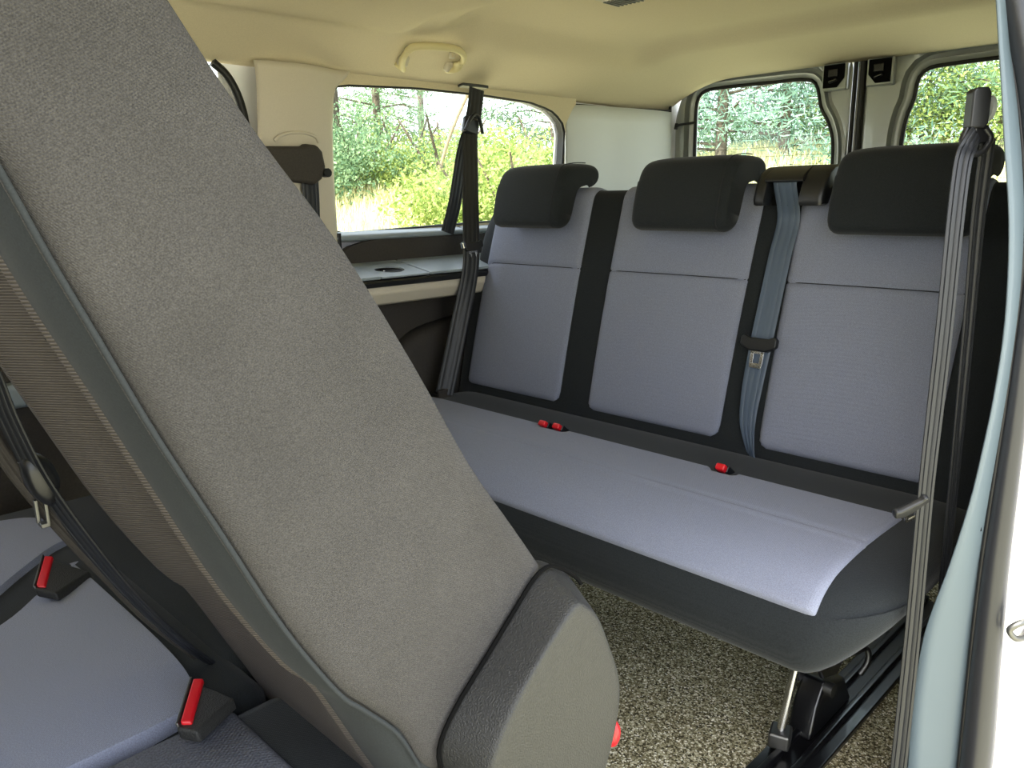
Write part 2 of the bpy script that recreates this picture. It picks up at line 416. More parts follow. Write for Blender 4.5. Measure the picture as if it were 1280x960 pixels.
MB().box((-.775, .40, .60), (.05, .5, .05)).build('armrest', M['ledge'], d1, bevel=.012)

# D pillar corner trim
dp = struct('trim_4', 'light grey rear corner trim between side window and rear doors', 'pillar trim')
path = smooth([(-.800, 2.078, 0), (-.793, 2.12, 0), (-.786, 2.20, 0), (-.778, 2.30, 0), (-.755, 2.40, 0), (-.728, 2.50, 0), (-.712, 2.565, 0)], 5)
def dpf(i, z):
    p = path[int(i)]; k = i/(len(path)-1)
    top = 1.262 + .008*math.sin(k*PI)
    return (p.x, p.y, min(z, top))
grid('corner_panel', dpf, range(len(path)), lin(.0, 1.275, 24), M['dtrim'], dp, solid=.006)
MB().tube([(p.x-.002, p.y, 1.268) for p in path], .003, 6).build('gap_line', M['rubber'], dp)
MB().box((-.795, 2.3, .4), (.02, .56, .98)).build('rear_quarter', M['darktrim'], dp, smooth=False)

# side lining below the far window: shelf, recess, armrest with cup holder
tl = struct('trim_5', 'grey side lining with recessed armrest below the far window', 'side trim')
# upper blue-grey shelf surface from glass sill inward and the dark recess
def bar(name, poly, y0, y1, mt, parent=tl, **k):
    return MB().prism([(x, y0, z) for x, z in poly], (0, y1-y0, 0)).build(name, M[mt], parent, **k)
bar('window_sill', [(-.818, .888), (-.785, .880), (-.779, .874), (-.781, .866), (-.80, .86), (-.82, .865)], 1.10, 1.60, 'ledge', bevel=.004)
bar('window_sill', [(-.818, .889), (-.785, .881), (-.779, .875), (-.781, .867), (-.80, .86), (-.82, .865)], 1.605, 2.08, 'ledge', bevel=.004)
o_ = resample([(0, y, z) for y, z in [(1.12, .79), (1.16, .825), (1.20, .845), (1.28, .862), (1.45, .868), (1.72, .87), (1.72, .775), (1.12, .775)]], 40)
MB().prism([(-.790, p.y, p.z+.004) for p in o_], (-.02, 0, 0)).build('recess_panel', M['darktrim'], tl, bevel=.003)
MB().box((-.79, 1.05, .80), (.03, .16, .13)).build('front_block', M['ledge'], tl, bevel=.01)
# armrest shelf with a cup-holder hole
ch = (-.705, 1.262)
hol = [(ch[0]+.030*math.cos(a), ch[1]+.044*math.sin(a)) for a in lin(0, 2*PI, 33)[:-1]]
ringpanel('cup_holder_plate', hol, (-.79, -.640, 1.19, 1.345), lambda a, b: (a, b, .775-.18*(a+.64)), M['ledge'], tl, smooth=False, solid=.004)
loft('cup_holder_well', [[(ch[0]+(a-ch[0])*k, ch[1]+(b-ch[1])*k, z) for a, b in hol] for k, z in ((1.06, .784), (1.0, .772), (.93, .735))], M['blackp'], tl, cap=True)
MB().tube([(-.722, 1.255, .736), (-.722, 1.255, .786)], .009, 14).build('cup_holder_clip', M['chrome'], tl)
MB().box((-.715, 1.55, .7885), (.152, .40, .008), Matrix.Rotation(.178, 3, 'Y')).build('armrest_lid', M['ledge'], tl, bevel=.003)
MB().box((-.715, 1.145, .7885), (.152, .085, .008), Matrix.Rotation(.178, 3, 'Y')).build('armrest_end', M['ledge'], tl, bevel=.003)
bar('armrest_edge', [(-.79, .776), (-.642, .770), (-.636, .764), (-.640, .752), (-.79, .752)], 1.09, 1.75, 'blackp', bevel=.002)
bar('pale_rail', [(-.79, .754), (-.650, .754), (-.646, .735), (-.668, .704), (-.72, .694), (-.79, .694)], 1.09, 1.75, 'trim', bevel=.006)
MB().box((-.785, 1.52, .39), (.025, 1.16, .63)).build('lower_panel', M['darktrim'], tl, bevel=.008)
o_ = smooth([(-.772, 1.22, .15), (-.772, 1.27, .48), (-.772, 1.34, .585), (-.772, 1.48, .622), (-.772, 1.75, .64), (-.772, 2.0, .60)], 6)
loft('wheel_arch', [[(q.x, q.y, q.z), (q.x+.030, q.y+.01, q.z-.012), (q.x+.040, q.y+.02, q.z-.03), (q.x+.042, q.y+.02, .0)] for q in o_], M['darktrim'], tl, closed=False, solid=.004)

# ---- rear doors
def reardoor(name, win, outer, label, boxpoly, lines):
    d = struct(name, label, 'rear door'); y0 = 2.60
    n_ = 96
    win = ccw([(v.x, v.y) for v in closed_smooth([(a, b, 0) for a, b in win], 6)])
    win = [(v.x, v.y) for v in resample([(a, b, 0) for a, b in win], n_)]
    cx_ = sum(p[0] for p in win)/n_; cz_ = sum(p[1] for p in win)/n_
    outer = ccw(outer)
    def cast(p):
        # ray from centre through p to the outer polygon
        dx, dz = p[0]-cx_, p[1]-cz_; best = None
        for i in range(len(outer)):
            ax, az = outer[i-1]; bx, bz = outer[i]; ex, ez = bx-ax, bz-az; den = dx*ez-dz*ex
            if abs(den) < 1e-12: continue
            t = ((ax-cx_)*ez-(az-cz_)*ex)/den; u_ = ((ax-cx_)*dz-(az-cz_)*dx)/den
            if t > 0 and -1e-6 <= u_ <= 1+1e-6 and (best is None or t < best): best = t
        return (cx_+dx*best, cz_+dz*best)
    out = [cast(p) for p in win]
    def mixp(k): return [(a[0]+(b[0]-a[0])*k, a[1]+(b[1]-a[1])*k) for a, b in zip(win, out)]
    def inset(d_): # offset by distance, never past the outer edge
        o2 = offset2(win, d_); r_ = []
        for a, b, c_ in zip(win, o2, out):
            if (Vector(b)-Vector(a)).length > (Vector(c_)-Vector(a)).length*.92: b = (a[0]+(c_[0]-a[0])*.92, a[1]+(c_[1]-a[1])*.92)
            r_.append(b)
        return r_
    rings = [(win, .022), (win, .006), (inset(.006), -.002), (inset(.018), -.004), (inset(.022), .014), (inset(.034), .016), (inset(.040), -.006), (mixp(.9), -.008), (out, -.004), (out, .04)]
    loft('inner_frame', [[(a, y0+dy, b) for a, b in rg+rg[:1]] for rg, dy in rings], M['paint'], d, closed=False)
    ringtube('window_rubber', [(a, y0+.004, b) for a, b in offset2(win, -.002)], .0065, M['rubber'], d)
    pane = mk('pane', [(a, y0+.018, b) for a, b in win], [tuple(range(n_))], M['glassr'], d, smooth=False)
    xa = min(p[0] for p in win); xb = max(p[0] for p in win); za = min(p[1] for p in win)
    for k in range(lines):
        z = za+.02+k*.030
        # span of the window at this height
        xs_ = []
        for i in range(n_):
            p, q = win[i-1], win[i]
            if (p[1]-z)*(q[1]-z) < 0: xs_.append(p[0]+(q[0]-p[0])*(z-p[1])/(q[1]-p[1]))
        if len(xs_) >= 2:
            MB().box(((min(xs_)+max(xs_))/2, y0+.016, z), (max(xs_)-min(xs_)-.01, .0008, .0011)).build('heating_wire', M['darktrim'], pane, smooth=False)
    # upper hinge/latch box
    bx, bz, sgn = boxpoly
    fr = [(bx+a*sgn, bz+b) for a, b in [(-.040, -.042), (.040, -.042), (.040, .040), (-.040, .040)]]
    MB().prism([(a, y0-.028, b) for a, b in fr], (0, .03, 0)).build('latch_frame', M['paint'], d, bevel=.006)
    op = [(bx+a*sgn, bz+b) for a, b in [(-.033, -.034), (.010, -.034), (.032, -.008), (.032, .034), (-.033, .034)]]
    MB().prism([(a, y0-.034, b) for a, b in op], (0, .008, 0)).build('latch_opening', M['cavity'], d, bevel=.002)
    MB().box((bx, y0-.036, bz+.008), (.03, .008, .022)).tube([(bx-.012, y0-.038, bz-.018), (bx+.012, y0-.038, bz-.012)], .005, 8).build('latch_mechanism', M['blkmetal'], d, bevel=.002)
    return d
winL = [(-.612, .86), (-.630, 1.0), (-.634, 1.20), (-.630, 1.295), (-.600, 1.328), (-.53, 1.334), (-.36, 1.332), (-.225, 1.328), (-.185, 1.305), (-.165, 1.235), (-.136, 1.185), (-.118, 1.12), (-.116, 1.0), (-.125, .86), (-.2, .835), (-.5, .835)]
outL = [(-.708, .0), (-.712, 1.24), (-.690, 1.31), (-.64, 1.355), (-.52, 1.368), (-.07, 1.368), (-.07, .0)]
reardoor('door_2', winL, outL, 'left rear door with a heated window behind the middle headrest', (-.118, 1.322, 1), 16)
winR = [(.5, .835), (.2, .835), (.098, .86), (.090, 1.0), (.089, 1.12), (.098, 1.19), (.113, 1.235), (.120, 1.29), (.145, 1.318), (.20, 1.324), (.36, 1.326), (.53, 1.324), (.600, 1.31), (.630, 1.27), (.634, 1.20), (.630, 1.0), (.612, .86)]
outR = [(-.028, .0), (-.028, 1.368), (.52, 1.368), (.64, 1.355), (.690, 1.31), (.712, 1.24), (.708, .0)]
reardoor('door_3', winR, outR, 'right rear door with a heated window behind the near headrest', (.020, 1.322, -1), 16)
# seals between the doors
t6 = struct('trim_6', 'black vertical seals where the two rear doors meet', 'door seal')
for x, r_, mt in ((-.060, .007, 'rubber'), (-.047, .005, 'steel'), (-.036, .010, 'rubber')):
    MB().tube([(x, 2.592, .02), (x, 2.592, .7), (x, 2.592, 1.365)], r_, 10).build('seal_strip', M[mt], t6)
# frame round the rear opening and header
t7 = struct('trim_7', 'rear opening frame with a black seal around both rear doors', 'door frame')
fr = [(-.718, .0), (-.722, 1.24), (-.705, 1.315), (-.65, 1.366), (-.53, 1.379), (0, 1.385), (.53, 1.379), (.65, 1.366), (.705, 1.315), (.722, 1.24), (.718, .0)]
MB().tube(smooth([(a, 2.572, b) for a, b in fr], 6), .0055, 10).build('opening_seal', M['rubber'], t7)
MB().box((0, 2.62, 1.42), (1.6, .09, .09)).box((-.775, 2.62, .7), (.11, .09, 1.5)).box((.775, 2.62, .7), (.11, .09, 1.5)).build('body_frame', M['white'], t7, smooth=False)
MB().tube(smooth([(-.692, 2.575, 1.212), (-.675, 2.565, 1.216), (-.650, 2.575, 1.219), (-.625, 2.59, 1.222)], 4), .0045, 8).build('check_strap', M['blackp'], t7)
MB().tube([(-.694, 2.57, 1.202), (-.692, 2.574, 1.222)], .007, 8).build('strap_end', M['blackp'], t7)

# ---- near side: pillar behind the sliding door opening
wr = struct('wall_right', 'near side wall of the van behind the sliding door opening', 'wall')
zL = [-.25, 0, .137, .242, .361, .479, .576, .698, .791, .87, .947, 1.022, 1.096, 1.132, 1.186, 1.28, 1.40]
xL = [.712, .712, .709, .704, .709, .733, .748, .758, .761, .757, .749, .735, .724, .717, .709, .690, .655]
zS = [-.25, 0, .145, .352, .474, .591, .702, .807, .868, .946, 1.023, 1.099, 1.137, 1.194, 1.28, 1.40]
xS = [.770, .767, .765, .761, .760, .762, .764, .764, .764, .758, .746, .729, .718, .700, .670, .620]
def XL(z): return sum(interp(z+d, zL, xL) for d in (-.03, -.015, 0, .015, .03))/5
def XS(z): return sum(interp(z+d, zS, xS) for d in (-.03, -.015, 0, .015, .03))/5
zr = lin(-.12, 1.36, 60)
grid('pillar_flange', lambda z, k: (XL(z)+(max(XS(z), XL(z)+.002)+.004-XL(z))*k, 1.12+.04*k, z), zr, (0, .25, .5, .75, 1), M['paintf'], wr, solid=.002)
grid('pillar_inner', lambda z, k: (XL(z)+.002*k, 1.122+.03*k, z), zr, (0, 1), M['darktrim'], wr, solid=.002)
sr = [interp(z, [-.1, .2, .5, .8, 1.0, 1.2, 1.4], [.021, .021, .016, .011, .016, .018, .018]) for z in zr]
MB().tube([(XS(z)+r_, 1.158, z) for z, r_ in zip(zr, sr)], sr, 16).build('door_seal', M['seal'], wr)
MB().tube([(XS(z)+r_*.1, 1.150, z) for z, r_ in zip(zr, sr)], .003, 8).build('seal_lip', M['rubber'], wr)
grid('jamb_panel', lambda z, k: (XS(z)+.018+(.90-.10*sst(.95, 1.4, z)-XS(z)-.018)*k, 1.17, z), zr, (0, .5, 1), M['white'], wr, smooth=False, solid=.002)
grid('body_side', lambda z, k: (.90-.10*sst(.95, 1.4, z), 1.17+1.5*k, z), zr, (0, 1), M['white'], wr, solid=.002)
MB().tube([(XS(.53)-.008, 1.150, .520), (XS(.53)-.008, 1.150, .545)], .006, 8).build('clip_hole', M['cavity'], wr)
MB().box((.735, .40, 1.37), (.125, 1.54, .20)).build('door_header', M['white'], wr, bevel=.02)  # unseen header, sized to keep the sun off the pillar flange
MB().box((.80, -.95, .55), (.06, 1.3, 1.3)).build('front_side', M['white'], wr, bevel=.01)
# unseen inner quarter on the near side; its window added to light the bench
hole2 = [(a, b) for a, b in hole]
ringpanel('quarter_panel', [(a+.12, b) for a, b in hole], (1.16, 2.60, .86, 1.42), lambda a, b: (.785-.05*sst(1.0, 1.3, b), a, b), M['trim'], wr, smooth=False, solid=.01)
ce2 = mk('window_2', [(.80-.05*sst(1.0, 1.3, b), a+.12, b) for a, b in io], [tuple(range(len(io)))], M['glass'], None, smooth=False)
tag(ce2, 'unseen near side window pane added to let light onto the bench', 'window', kind='structure')
MB().box((0, -1.62, .35), (1.62, .04, 1.0)).box((0, -1.62, 1.40), (1.62, .04, .12)).build('unseen_front_wall', M['darktrim'], wr, smooth=False)  # unseen front wall, added to cut light coming through the open front
# striker on the jamb
stv = empty('door_striker', (.825, 1.165, .395)); tag(stv, 'small metal door striker on the white door jamb', 'striker')
S0 = Vector((.825, 1.165, .395))
MB().box(S0+Vector((.012, .000, 0)), (.036, .006, .040)).build('plate', M['steel'], stv, bevel=.003)
MB().tube(smooth([S0+Vector(q) for q in [(.0, 0, .010), (-.008, -.02, .012), (-.018, -.026, .0), (-.010, -.02, -.012), (.0, 0, -.012)]], 5), .0042, 8).build('loop', M['steel'], stv)
MB().tube([S0+Vector((.012, -.003, .0)), S0+Vector((.012, -.010, 0))], .008, 6).build('bolt', M['chrome'], stv, smooth=False)

# ================================================================== REAR BENCH
YB, ZB, YT, ZT = 1.486, .43, 1.633, .99
TL = math.hypot(YT-YB, ZT-ZB); tdir = Vector((0, (YT-YB)/TL, (ZT-ZB)/TL)); ndir = Vector((0, -tdir.z, tdir.y))
bench = empty('rear_bench', (0, 1.35, 0))
tag(bench, 'three seat rear bench in blue grey and black cloth with three headrests', 'bench')
XA, XB = -.735, .700
def sh(x):      # shoulder drop and side thinning
    dl_ = max(0, (XA+.12)-x)/.12; dr = max(0, x-(XB-.07))/.07
    k = min(1, max(dl_, dr)); return 1-math.sqrt(max(0, 1-k*k)), k
def prof(x, v, off=0.0):
    """front (v 0..1), over the top (1..2); returns a point on the backrest skin pushed out by off"""
    s0, k = sh(x); T = TL*(1-.42*s0) ; r_ = .035; D = .11
    th = -.020*max(0, k-.2)/.8 * (1 if k > .2 else 0)
    if v <= 1:
        t = v*(T-r_); nrm = ndir; bulge = .006*math.sin(v*PI); p = tdir*t + ndir*(bulge+th)
    elif v <= 1.5:
        a = (v-1)/.5*PI/2; nrm = ndir*math.cos(a)+tdir*math.sin(a)
        p = tdir*(T-r_) + ndir*(th-r_) + nrm*r_
    elif v <= 2:
        a = (v-1.5)/.5; nrm = tdir; p = tdir*T + ndir*(th-r_-a*(D-2*r_))
    elif v <= 2.5:
        a = (v-2)/.5*PI/2; nrm = tdir*math.cos(a)-ndir*math.sin(a); p = tdir*(T-r_)+ndir*(th-D+r_)+nrm*r_
    else:
        a = (v-2.5)/.5; nrm = -ndir; p = tdir*(T-r_)*(1-a)+ndir*(th-D)
    p = p + nrm*off
    return Vector((x, YB+p.y, ZB+p.z))
vv = [-.12]+lin(0, 1, 14)+lin(1.08, 1.5, 6)+lin(1.6, 2, 4)+lin(2.1, 2.5, 5)+[2.75, 3]
xs = [XA, XA+.003, XA+.01, XA+.02]+lin(XA+.035, XA+.13, 6)+lin(XA+.16, XB-.10, 26)+lin(XB-.07, XB-.02, 5)+[XB-.01, XB-.003, XB]
rings = []
for x in xs:
    e_ = max(0, 1-(x-XA)/.03, 1-(XB-x)/.03); pinch = 1-math.sqrt(max(0, 1-e_*e_))
    rg = [prof(x, v) for v in vv]; cen = prof(x, .5, -.055)
    rings.append([p.lerp(Vector((x, cen.y+(p.z-cen.z)*.26, p.z)), pinch*.9)*1.0 for p in rg])
loft('backrest', rings, M['black'], bench)
def backpanel(x0, x1, groove=True, v1=1.9, x0t=None, x1t=None):
    us = [0, .006, .016, .03]+lin(.06, .94, 18)+[.97, .984, .994, 1]
    vb = [.03, .034, .045, .06]+lin(.09, .60, 14)+[.655, .668, .675, .680, .687, .70]+lin(.73, 1, 8)+lin(1.1, 1.5, 6)+lin(1.6, v1, 4)
    x0t = x0 if x0t is None else x0t; x1t = x1 if x1t is None else x1t
    def F(u, v):
        k = min(1, v); a = x0+(x0t-x0)*k; b = x1+(x1t-x1)*k
        # round lower corners
        dx = min(u, 1-u)*(b-a); dv = (v-.03)*TL; R = .035
        x = a+(b-a)*u
        if dv < R:
            sft = R-math.sqrt(max(0, R*R-(R-dv)**2))
            if u < .5: x = max(x, a+sft*(1-u*2)) if u < .2 else x
            else: x = min(x, b-sft*(1-(1-u)*2)) if u > .8 else x
        e1 = min(1, dx/.016); e2 = min(1, dv/.016)
        off = -.008+.017*math.sqrt(max(0, 1-(1-e1)**2))*math.sqrt(max(0, 1-(1-e2)**2))
        if groove: off -= .0045*math.exp(-((v-.6765)*TL/.0035)**2)
        off += .004*math.sin(PI*u)*math.sin(PI*min(1, v))
        return prof(x, v, off)
    o = grid('backrest_panel', F, us, vb, M['grey'], bench)
    o['label'] = 'blue grey cloth panel'
    if groove:
        MB().tube([F(u, .6765)+ndir*.0006 for u in lin(.02, .98, 14)], .0011, 6).build('stitch_line', M['seam'], o)
    MB().tube([F(1-.005, v)+ndir*.0 for v in vb[3:-4]], .0016, 6).build('piping', M['seam'], o)
    return o
backpanel(-.668, -.305, x0t=-.655)
backpanel(-.214, .160, x1t=.170)
backpanel(.250, .590, x1t=.600)
# headrests: pad hanging over the front of the backrest, nose to the rear
def headrest(xc, wd):
    pr = [(1.523, .893), (1.512, .900), (1.508, .915), (1.516, .955), (1.530, 1.000), (1.545, 1.030), (1.565, 1.046), (1.60, 1.052), (1.64, 1.053), (1.672, 1.050), (1.688, 1.038), (1.686, 1.020), (1.668, 1.006), (1.640, .999), (1.605, .991), (1.590, .975), (1.578, .945), (1.566, .912), (1.556, .896), (1.540, .890)]
    ring = closed_smooth([(0, a, b) for a, b in pr], 4)
    cy_ = 1.585; cz_ = .99
    R = []
    for s2 in [-1, -.992, -.975, -.95, -.92, -.87]+lin(-.8, .8, 9)+[.87, .92, .95, .975, .992, 1]:
        d = max(0, (abs(s2)-.87)/.13); k = 1-.16*(1-math.sqrt(max(0, 1-d*d)))
        drop = .008*abs(s2)**6
        R.append([(xc+wd/2*s2, cy_+(p.y-cy_)*k+.006*s2*s2, cz_+(p.z-cz_)*k-drop*(1 if p.z > 1 else 0)) for p in ring])
    h = loft('headrest', R, M['black'], bench)
    sx = xc+wd/2*.86
    MB().tube([(sx, p.y-.0006 if p.y < 1.58 else p.y, p.z+.0006) for p in ring[0:34]], .0012, 6).build('seam', M['seam'], h)
    for s2 in (-1, 1):
        MB().tube([(xc+s2*.07, 1.60, .99), (xc+s2*.07, 1.585, .93)], .006).build('post', M['chrome'], h)
headrest(-.457, .235); headrest(.012, .245); headrest(.475, .250)
# cushion
CP = [(1.505, .405), (1.49, .424), (1.44, .431), (1.35, .432), (1.20, .436), (1.10, .430), (1.05, .418), (1.015, .395), (.998, .368), (.992, .335), (1.000, .300), (1.03, .282), (1.10, .272), (1.30, .268), (1.48, .275), (1.505, .30)]
cpr = closed_smooth([(0, a, b) for a, b in CP], 4)
def cshape(x, p, off=0):
    k = max(0, (x-.575)/.115); k2 = max(0, (-.60-x)/.10)
    y, z = p.y, p.z
    kk = min(1, max(k, k2)); cz_ = .385
    rr_ = 1-math.sqrt(max(0, 1-kk*kk))
    z = cz_+(z-cz_)*(1-.62*rr_)
    if z < cz_ or p.z < cz_: z += .10*sst(.0, 1, kk)*(1-min(1, max(0, (p.z-.268)/.15)))*.6
    y = 1.26+(y-1.26)*(1-.55*rr_) if y < 1.26 else y
    return Vector((x, y, z))
cx_s = lin(-.70, -.62, 7)+lin(-.58, .56, 24)+[.575, .59, .605, .62, .635, .65, .662, .672, .680, .686, .689, .690]
loft('cushion', [[cshape(x, p) for p in cpr] for x in cx_s], M['black'], bench)
# grey cushion panel: follows the cushion top from the rear band to the front edge
top = [p for p in cpr if p.z > .36 and p.y < 1.352][0:]
top = sorted(top, key=lambda p: (-p.y if p.z > .39 else 10-p.z))
tp = smooth([(0, 1.345, .432), (0, 1.25, .4345), (0, 1.19, .436), (0, 1.12, .432), (0, 1.06, .4205), (0, 1.022, .401), (0, 1.006, .386)], 9)
nrm = []
for i, p in enumerate(tp):
    t = (tp[min(i+1, len(tp)-1)]-tp[max(0, i-1)]).normalized(); nrm.append(Vector((0, t.z, -t.y)) if Vector((0, t.z, -t.y)).z > 0 else Vector((0, -t.z, t.y)))
cl = [0]
for i in range(1, len(tp)): cl.append(cl[-1]+(tp[i]-tp[i-1]).length)
def CF(x, i):
    d = min(cl[i], cl[-1]-cl[i]); e = min(1, d/.010); ex = min(1, min(x+.66, .6-x)/.012)
    notch = 0
    for nx, nw in ((-.187, .042), (.262, .030)):
        notch = max(notch, (1-sst(.7, 1.15, abs(x-nx)/nw))*(1-sst(.0, .030, cl[i])))
    off = -.006+.013*math.sqrt(max(0, 1-(1-e)**2))*math.sqrt(max(0, 1-(1-ex)**2))
    off += .0022*math.exp(-((tp[i].y-1.185+.03*(x+.3)*.4)/.006)**2) - .0025*math.exp(-((tp[i].y-1.197+.03*(x+.3)*.4)/.005)**2)
    off -= .016*notch
    q = cshape(x, tp[i]); return Vector((x, q.y, q.z))+nrm[i]*off
cxp = [-.66, -.657, -.65, -.63]+lin(-.60, -.24, 14)+lin(-.235, -.14, 22)+lin(-.12, .215, 12)+lin(.222, .30, 18)+lin(.32, .57, 9)+[.585, .593, .598, .6]
pc = mk('cushion_panel', [CF(x, i) for x in cxp for i in range(len(tp))], [(a*len(tp)+b, a*len(tp)+b+1, (a+1)*len(tp)+b+1, (a+1)*len(tp)+b) for a in range(len(cxp)-1) for b in range(len(tp)-1)], M['grey'], bench)
pc['label'] = 'blue grey cloth panel'
# buckles in the gap
for bx, by in ((-.207, 1.327), (-.166, 1.330), (.262, 1.333)):
    R = Matrix.Rotation(math.radians(-38), 3, 'X')
    b = MB().box((bx, by+.014, .432), (.026, .045, .016), R).build('buckle', M['blackp'], bench, bevel=.003)
    MB().box((bx, by-.005, .445), (.021, .022, .014), R).build('release_button', M['red'], b, bevel=.004)
# shoulder belt guide on top between middle and near seats
gd = [(1.548, .944), (1.545, .955), (1.556, .985), (1.575, 1.010), (1.60, 1.022), (1.66, 1.025), (1.69, 1.018), (1.695, .995), (1.66, .985), (1.60, .985), (1.57, .944)]
def gpart(name, gx, kx, mt, dz=0, dy=0):
    return loft(name, [[(x, 1.61+(a-1.61)*k+dy, .985+(b-.985)*k+dz) for a, b in gd] for x, k in zip(gx, kx)], M[mt], bench)
gpart('belt_guide', [.178, .181, .188, .199, .203, .204], [.90, .96, 1, 1, .985, .95], 'blackp')
gpart('belt_guide', [.278, .279, .283, .317, .324, .327], [.95, .985, 1, 1, .96, .90], 'blackp')
gpart('guide_back', [.200, .282], [.86, .86], 'cavity', dz=-.006, dy=.034)
MB().prism([(.200, a, b) for a, b in [(1.552, .992), (1.556, 1.002), (1.575, 1.013), (1.60, 1.023), (1.66, 1.0255), (1.69, 1.018), (1.69, 1.005), (1.60, 1.006), (1.575, 1.000), (1.560, .990)]], (.082, 0, 0)).build('guide_bar', M['blackp'], bench, bevel=.0025)
MB().tube([(.325, 1.66, 1.006), (.330, 1.66, 1.006)], .006, 10).build('guide_screw', M['cavity'], bench)
# support leg and strut under the near end
DX = Vector((.0, .035, 0))
def leg3(*q): return tuple(Vector(q)+DX)
MB().prism([leg3(.505, 1.15, .31), leg3(.505, 1.42, .30), leg3(.505, 1.42, .22), leg3(.505, 1.36, .14), leg3(.505, 1.30, .10), leg3(.505, 1.24, .12), leg3(.505, 1.19, .19)], (.010, 0, 0)).build('leg_bracket', M['blkmetal'], bench, bevel=.004)
MB().prism([leg3(.465, 1.14, .31), leg3(.465, 1.30, .31), leg3(.465, 1.28, .10), leg3(.465, 1.23, .10)], (.010, 0, 0)).build('leg_bracket', M['blkmetal'], bench, bevel=.003)
MB().tube([leg3(.498, 1.195, .255), leg3(.488, 1.175, .15), leg3(.482, 1.150, .045)], .0078, 14).build('strut', M['chrome'], bench)
MB().box(leg3(.482, 1.150, .035), (.036, .042, .030), Matrix.Rotation(.3, 3, 'Z')).build('strut_foot', M['steel'], bench, bevel=.005)
MB().tube([leg3(.475, 1.255, .095), leg3(.528, 1.255, .095)], .013, 12).build('pivot_pin', M['steel'], bench)
MB().tube([leg3(.515, 1.28, .22), leg3(.524, 1.28, .22)], .014, 14).build('bolt', M['chrome'], bench)
MB().tube(smooth([leg3(.520, 1.36, .12), leg3(.532, 1.385, .125), leg3(.538, 1.385, .10), leg3(.530, 1.37, .075)], 4), .006, 8).build('catch', M['steel'], bench)
MB().prism([leg3(.47, 1.20, .012), leg3(.47, 1.38, .012), leg3(.47, 1.34, .075), leg3(.47, 1.25, .11), leg3(.47, 1.22, .07)], (.045, 0, 0)).build('leg_foot', M['blkmetal'], bench, bevel=.006)
MB().tube([(-.60, 1.30, .275), (.60, 1.30, .275)], .012, 10).build('cross_tube', M['blkmetal'], bench)
for x in (-.5,):
    MB().prism([(x, 1.16, .30), (x, 1.38, .29), (x, 1.34, .04), (x, 1.20, .04)], (.02, 0, 0)).build('leg_bracket', M['blkmetal'], bench, bevel=.004)

# floor rails
for x, lab in ((.510, 'black steel seat rail under the near end of the bench'), (-.50, 'black steel seat rail under the far end of the bench')):
    rl = empty('floor_rail', (x, 1.3, .0)); tag(rl, lab, 'rail')
    x0 = x
    MB().box((x0, 1.42, .006), (.095, 1.0, .012)).build('base_strip', M['blkmetal'], rl, bevel=.003)
    for s2 in (-1, 1): MB().box((x0+s2*.020, 1.42, .017), (.012, 1.0, .014)).build('channel_lip', M['blkmetal'], rl, bevel=.003)

# ================================================================== BELTS
def tongue(parent, c, xd, td, scale=1.0, w_=.062):
    """black moulded grip with a steel tongue. xd: across, td: direction the steel points"""
    c = Vector(c); xd = Vector(xd).normalized(); td = Vector(td); td = (td-xd*td.dot(xd)).normalized(); nn = xd.cross(td)
    def P(a, b, d=0): return c+xd*a*scale+td*b*scale+nn*d*scale
    sh_ = [(-w_/2, -.008), (-w_/2+.006, -.013), (-.018, -.008), (.018, -.008), (w_/2-.006, -.013), (w_/2, -.008), (w_/2, .006), (w_/2-.008, .011), (.018, .016), (-.018, .016), (-w_/2+.008, .011), (-w_/2, .006)]
    t = MB().prism([P(a, b, -.006) for a, b in sh_], nn*.012*scale).build('tongue_grip', M['blackp'], parent, bevel=.003)
    m_ = MB(); 
    for a in (-.0095, .0095): m_.prism([P(a-.0035, .014, -.0012), P(a+.0035, .014, -.0012), P(a+.0035, .040, -.0012), P(a-.0035, .040, -.0012)], nn*.0024*scale)
    m_.prism([P(-.013, .038, -.0012), P(.013, .038, -.0012), P(.011, .047, -.0012), P(-.011, .047, -.0012)], nn*.0024*scale)
    m_.prism([P(-.013, .012, -.0012), P(.013, .012, -.0012), P(.013, .021, -.0012), P(-.013, .021, -.0012)], nn*.0024*scale)
    m_.build('steel_tongue', M['chrome'], parent, bevel=.0006)
# middle belt of the bench
mb = empty('seat_belt', (.25, 1.55, .95)); tag(mb, 'blue grey seat belt hanging down the bench backrest from its shoulder guide', 'seat belt', 'seat belts')
def on(x, t, off): p = prof(x, t/(TL-.035), off); return p
ribbon('webbing', [(.236, 1.578, .996), (.236, 1.572, .984), on(.235, .50, .013), on(.233, .42, .015), on(.231, .33, .016), on(.229, .235, .018), on(.226, .14, .018), on(.226, .07, .014), on(.236, .02, .008), on(.244, -.01, .0)],
       [(1, 0, 0)]*7+[(1, .0, 0), (1, -.3, .2), (1, -.8, .3)], [.050]*6+[.046, .038, .028, .024], M['webg'], mb)
tongue(mb, on(.229, .235, .026), (1, 0, .0), -tdir+Vector((-.08, 0, 0)), 1.15, .070)
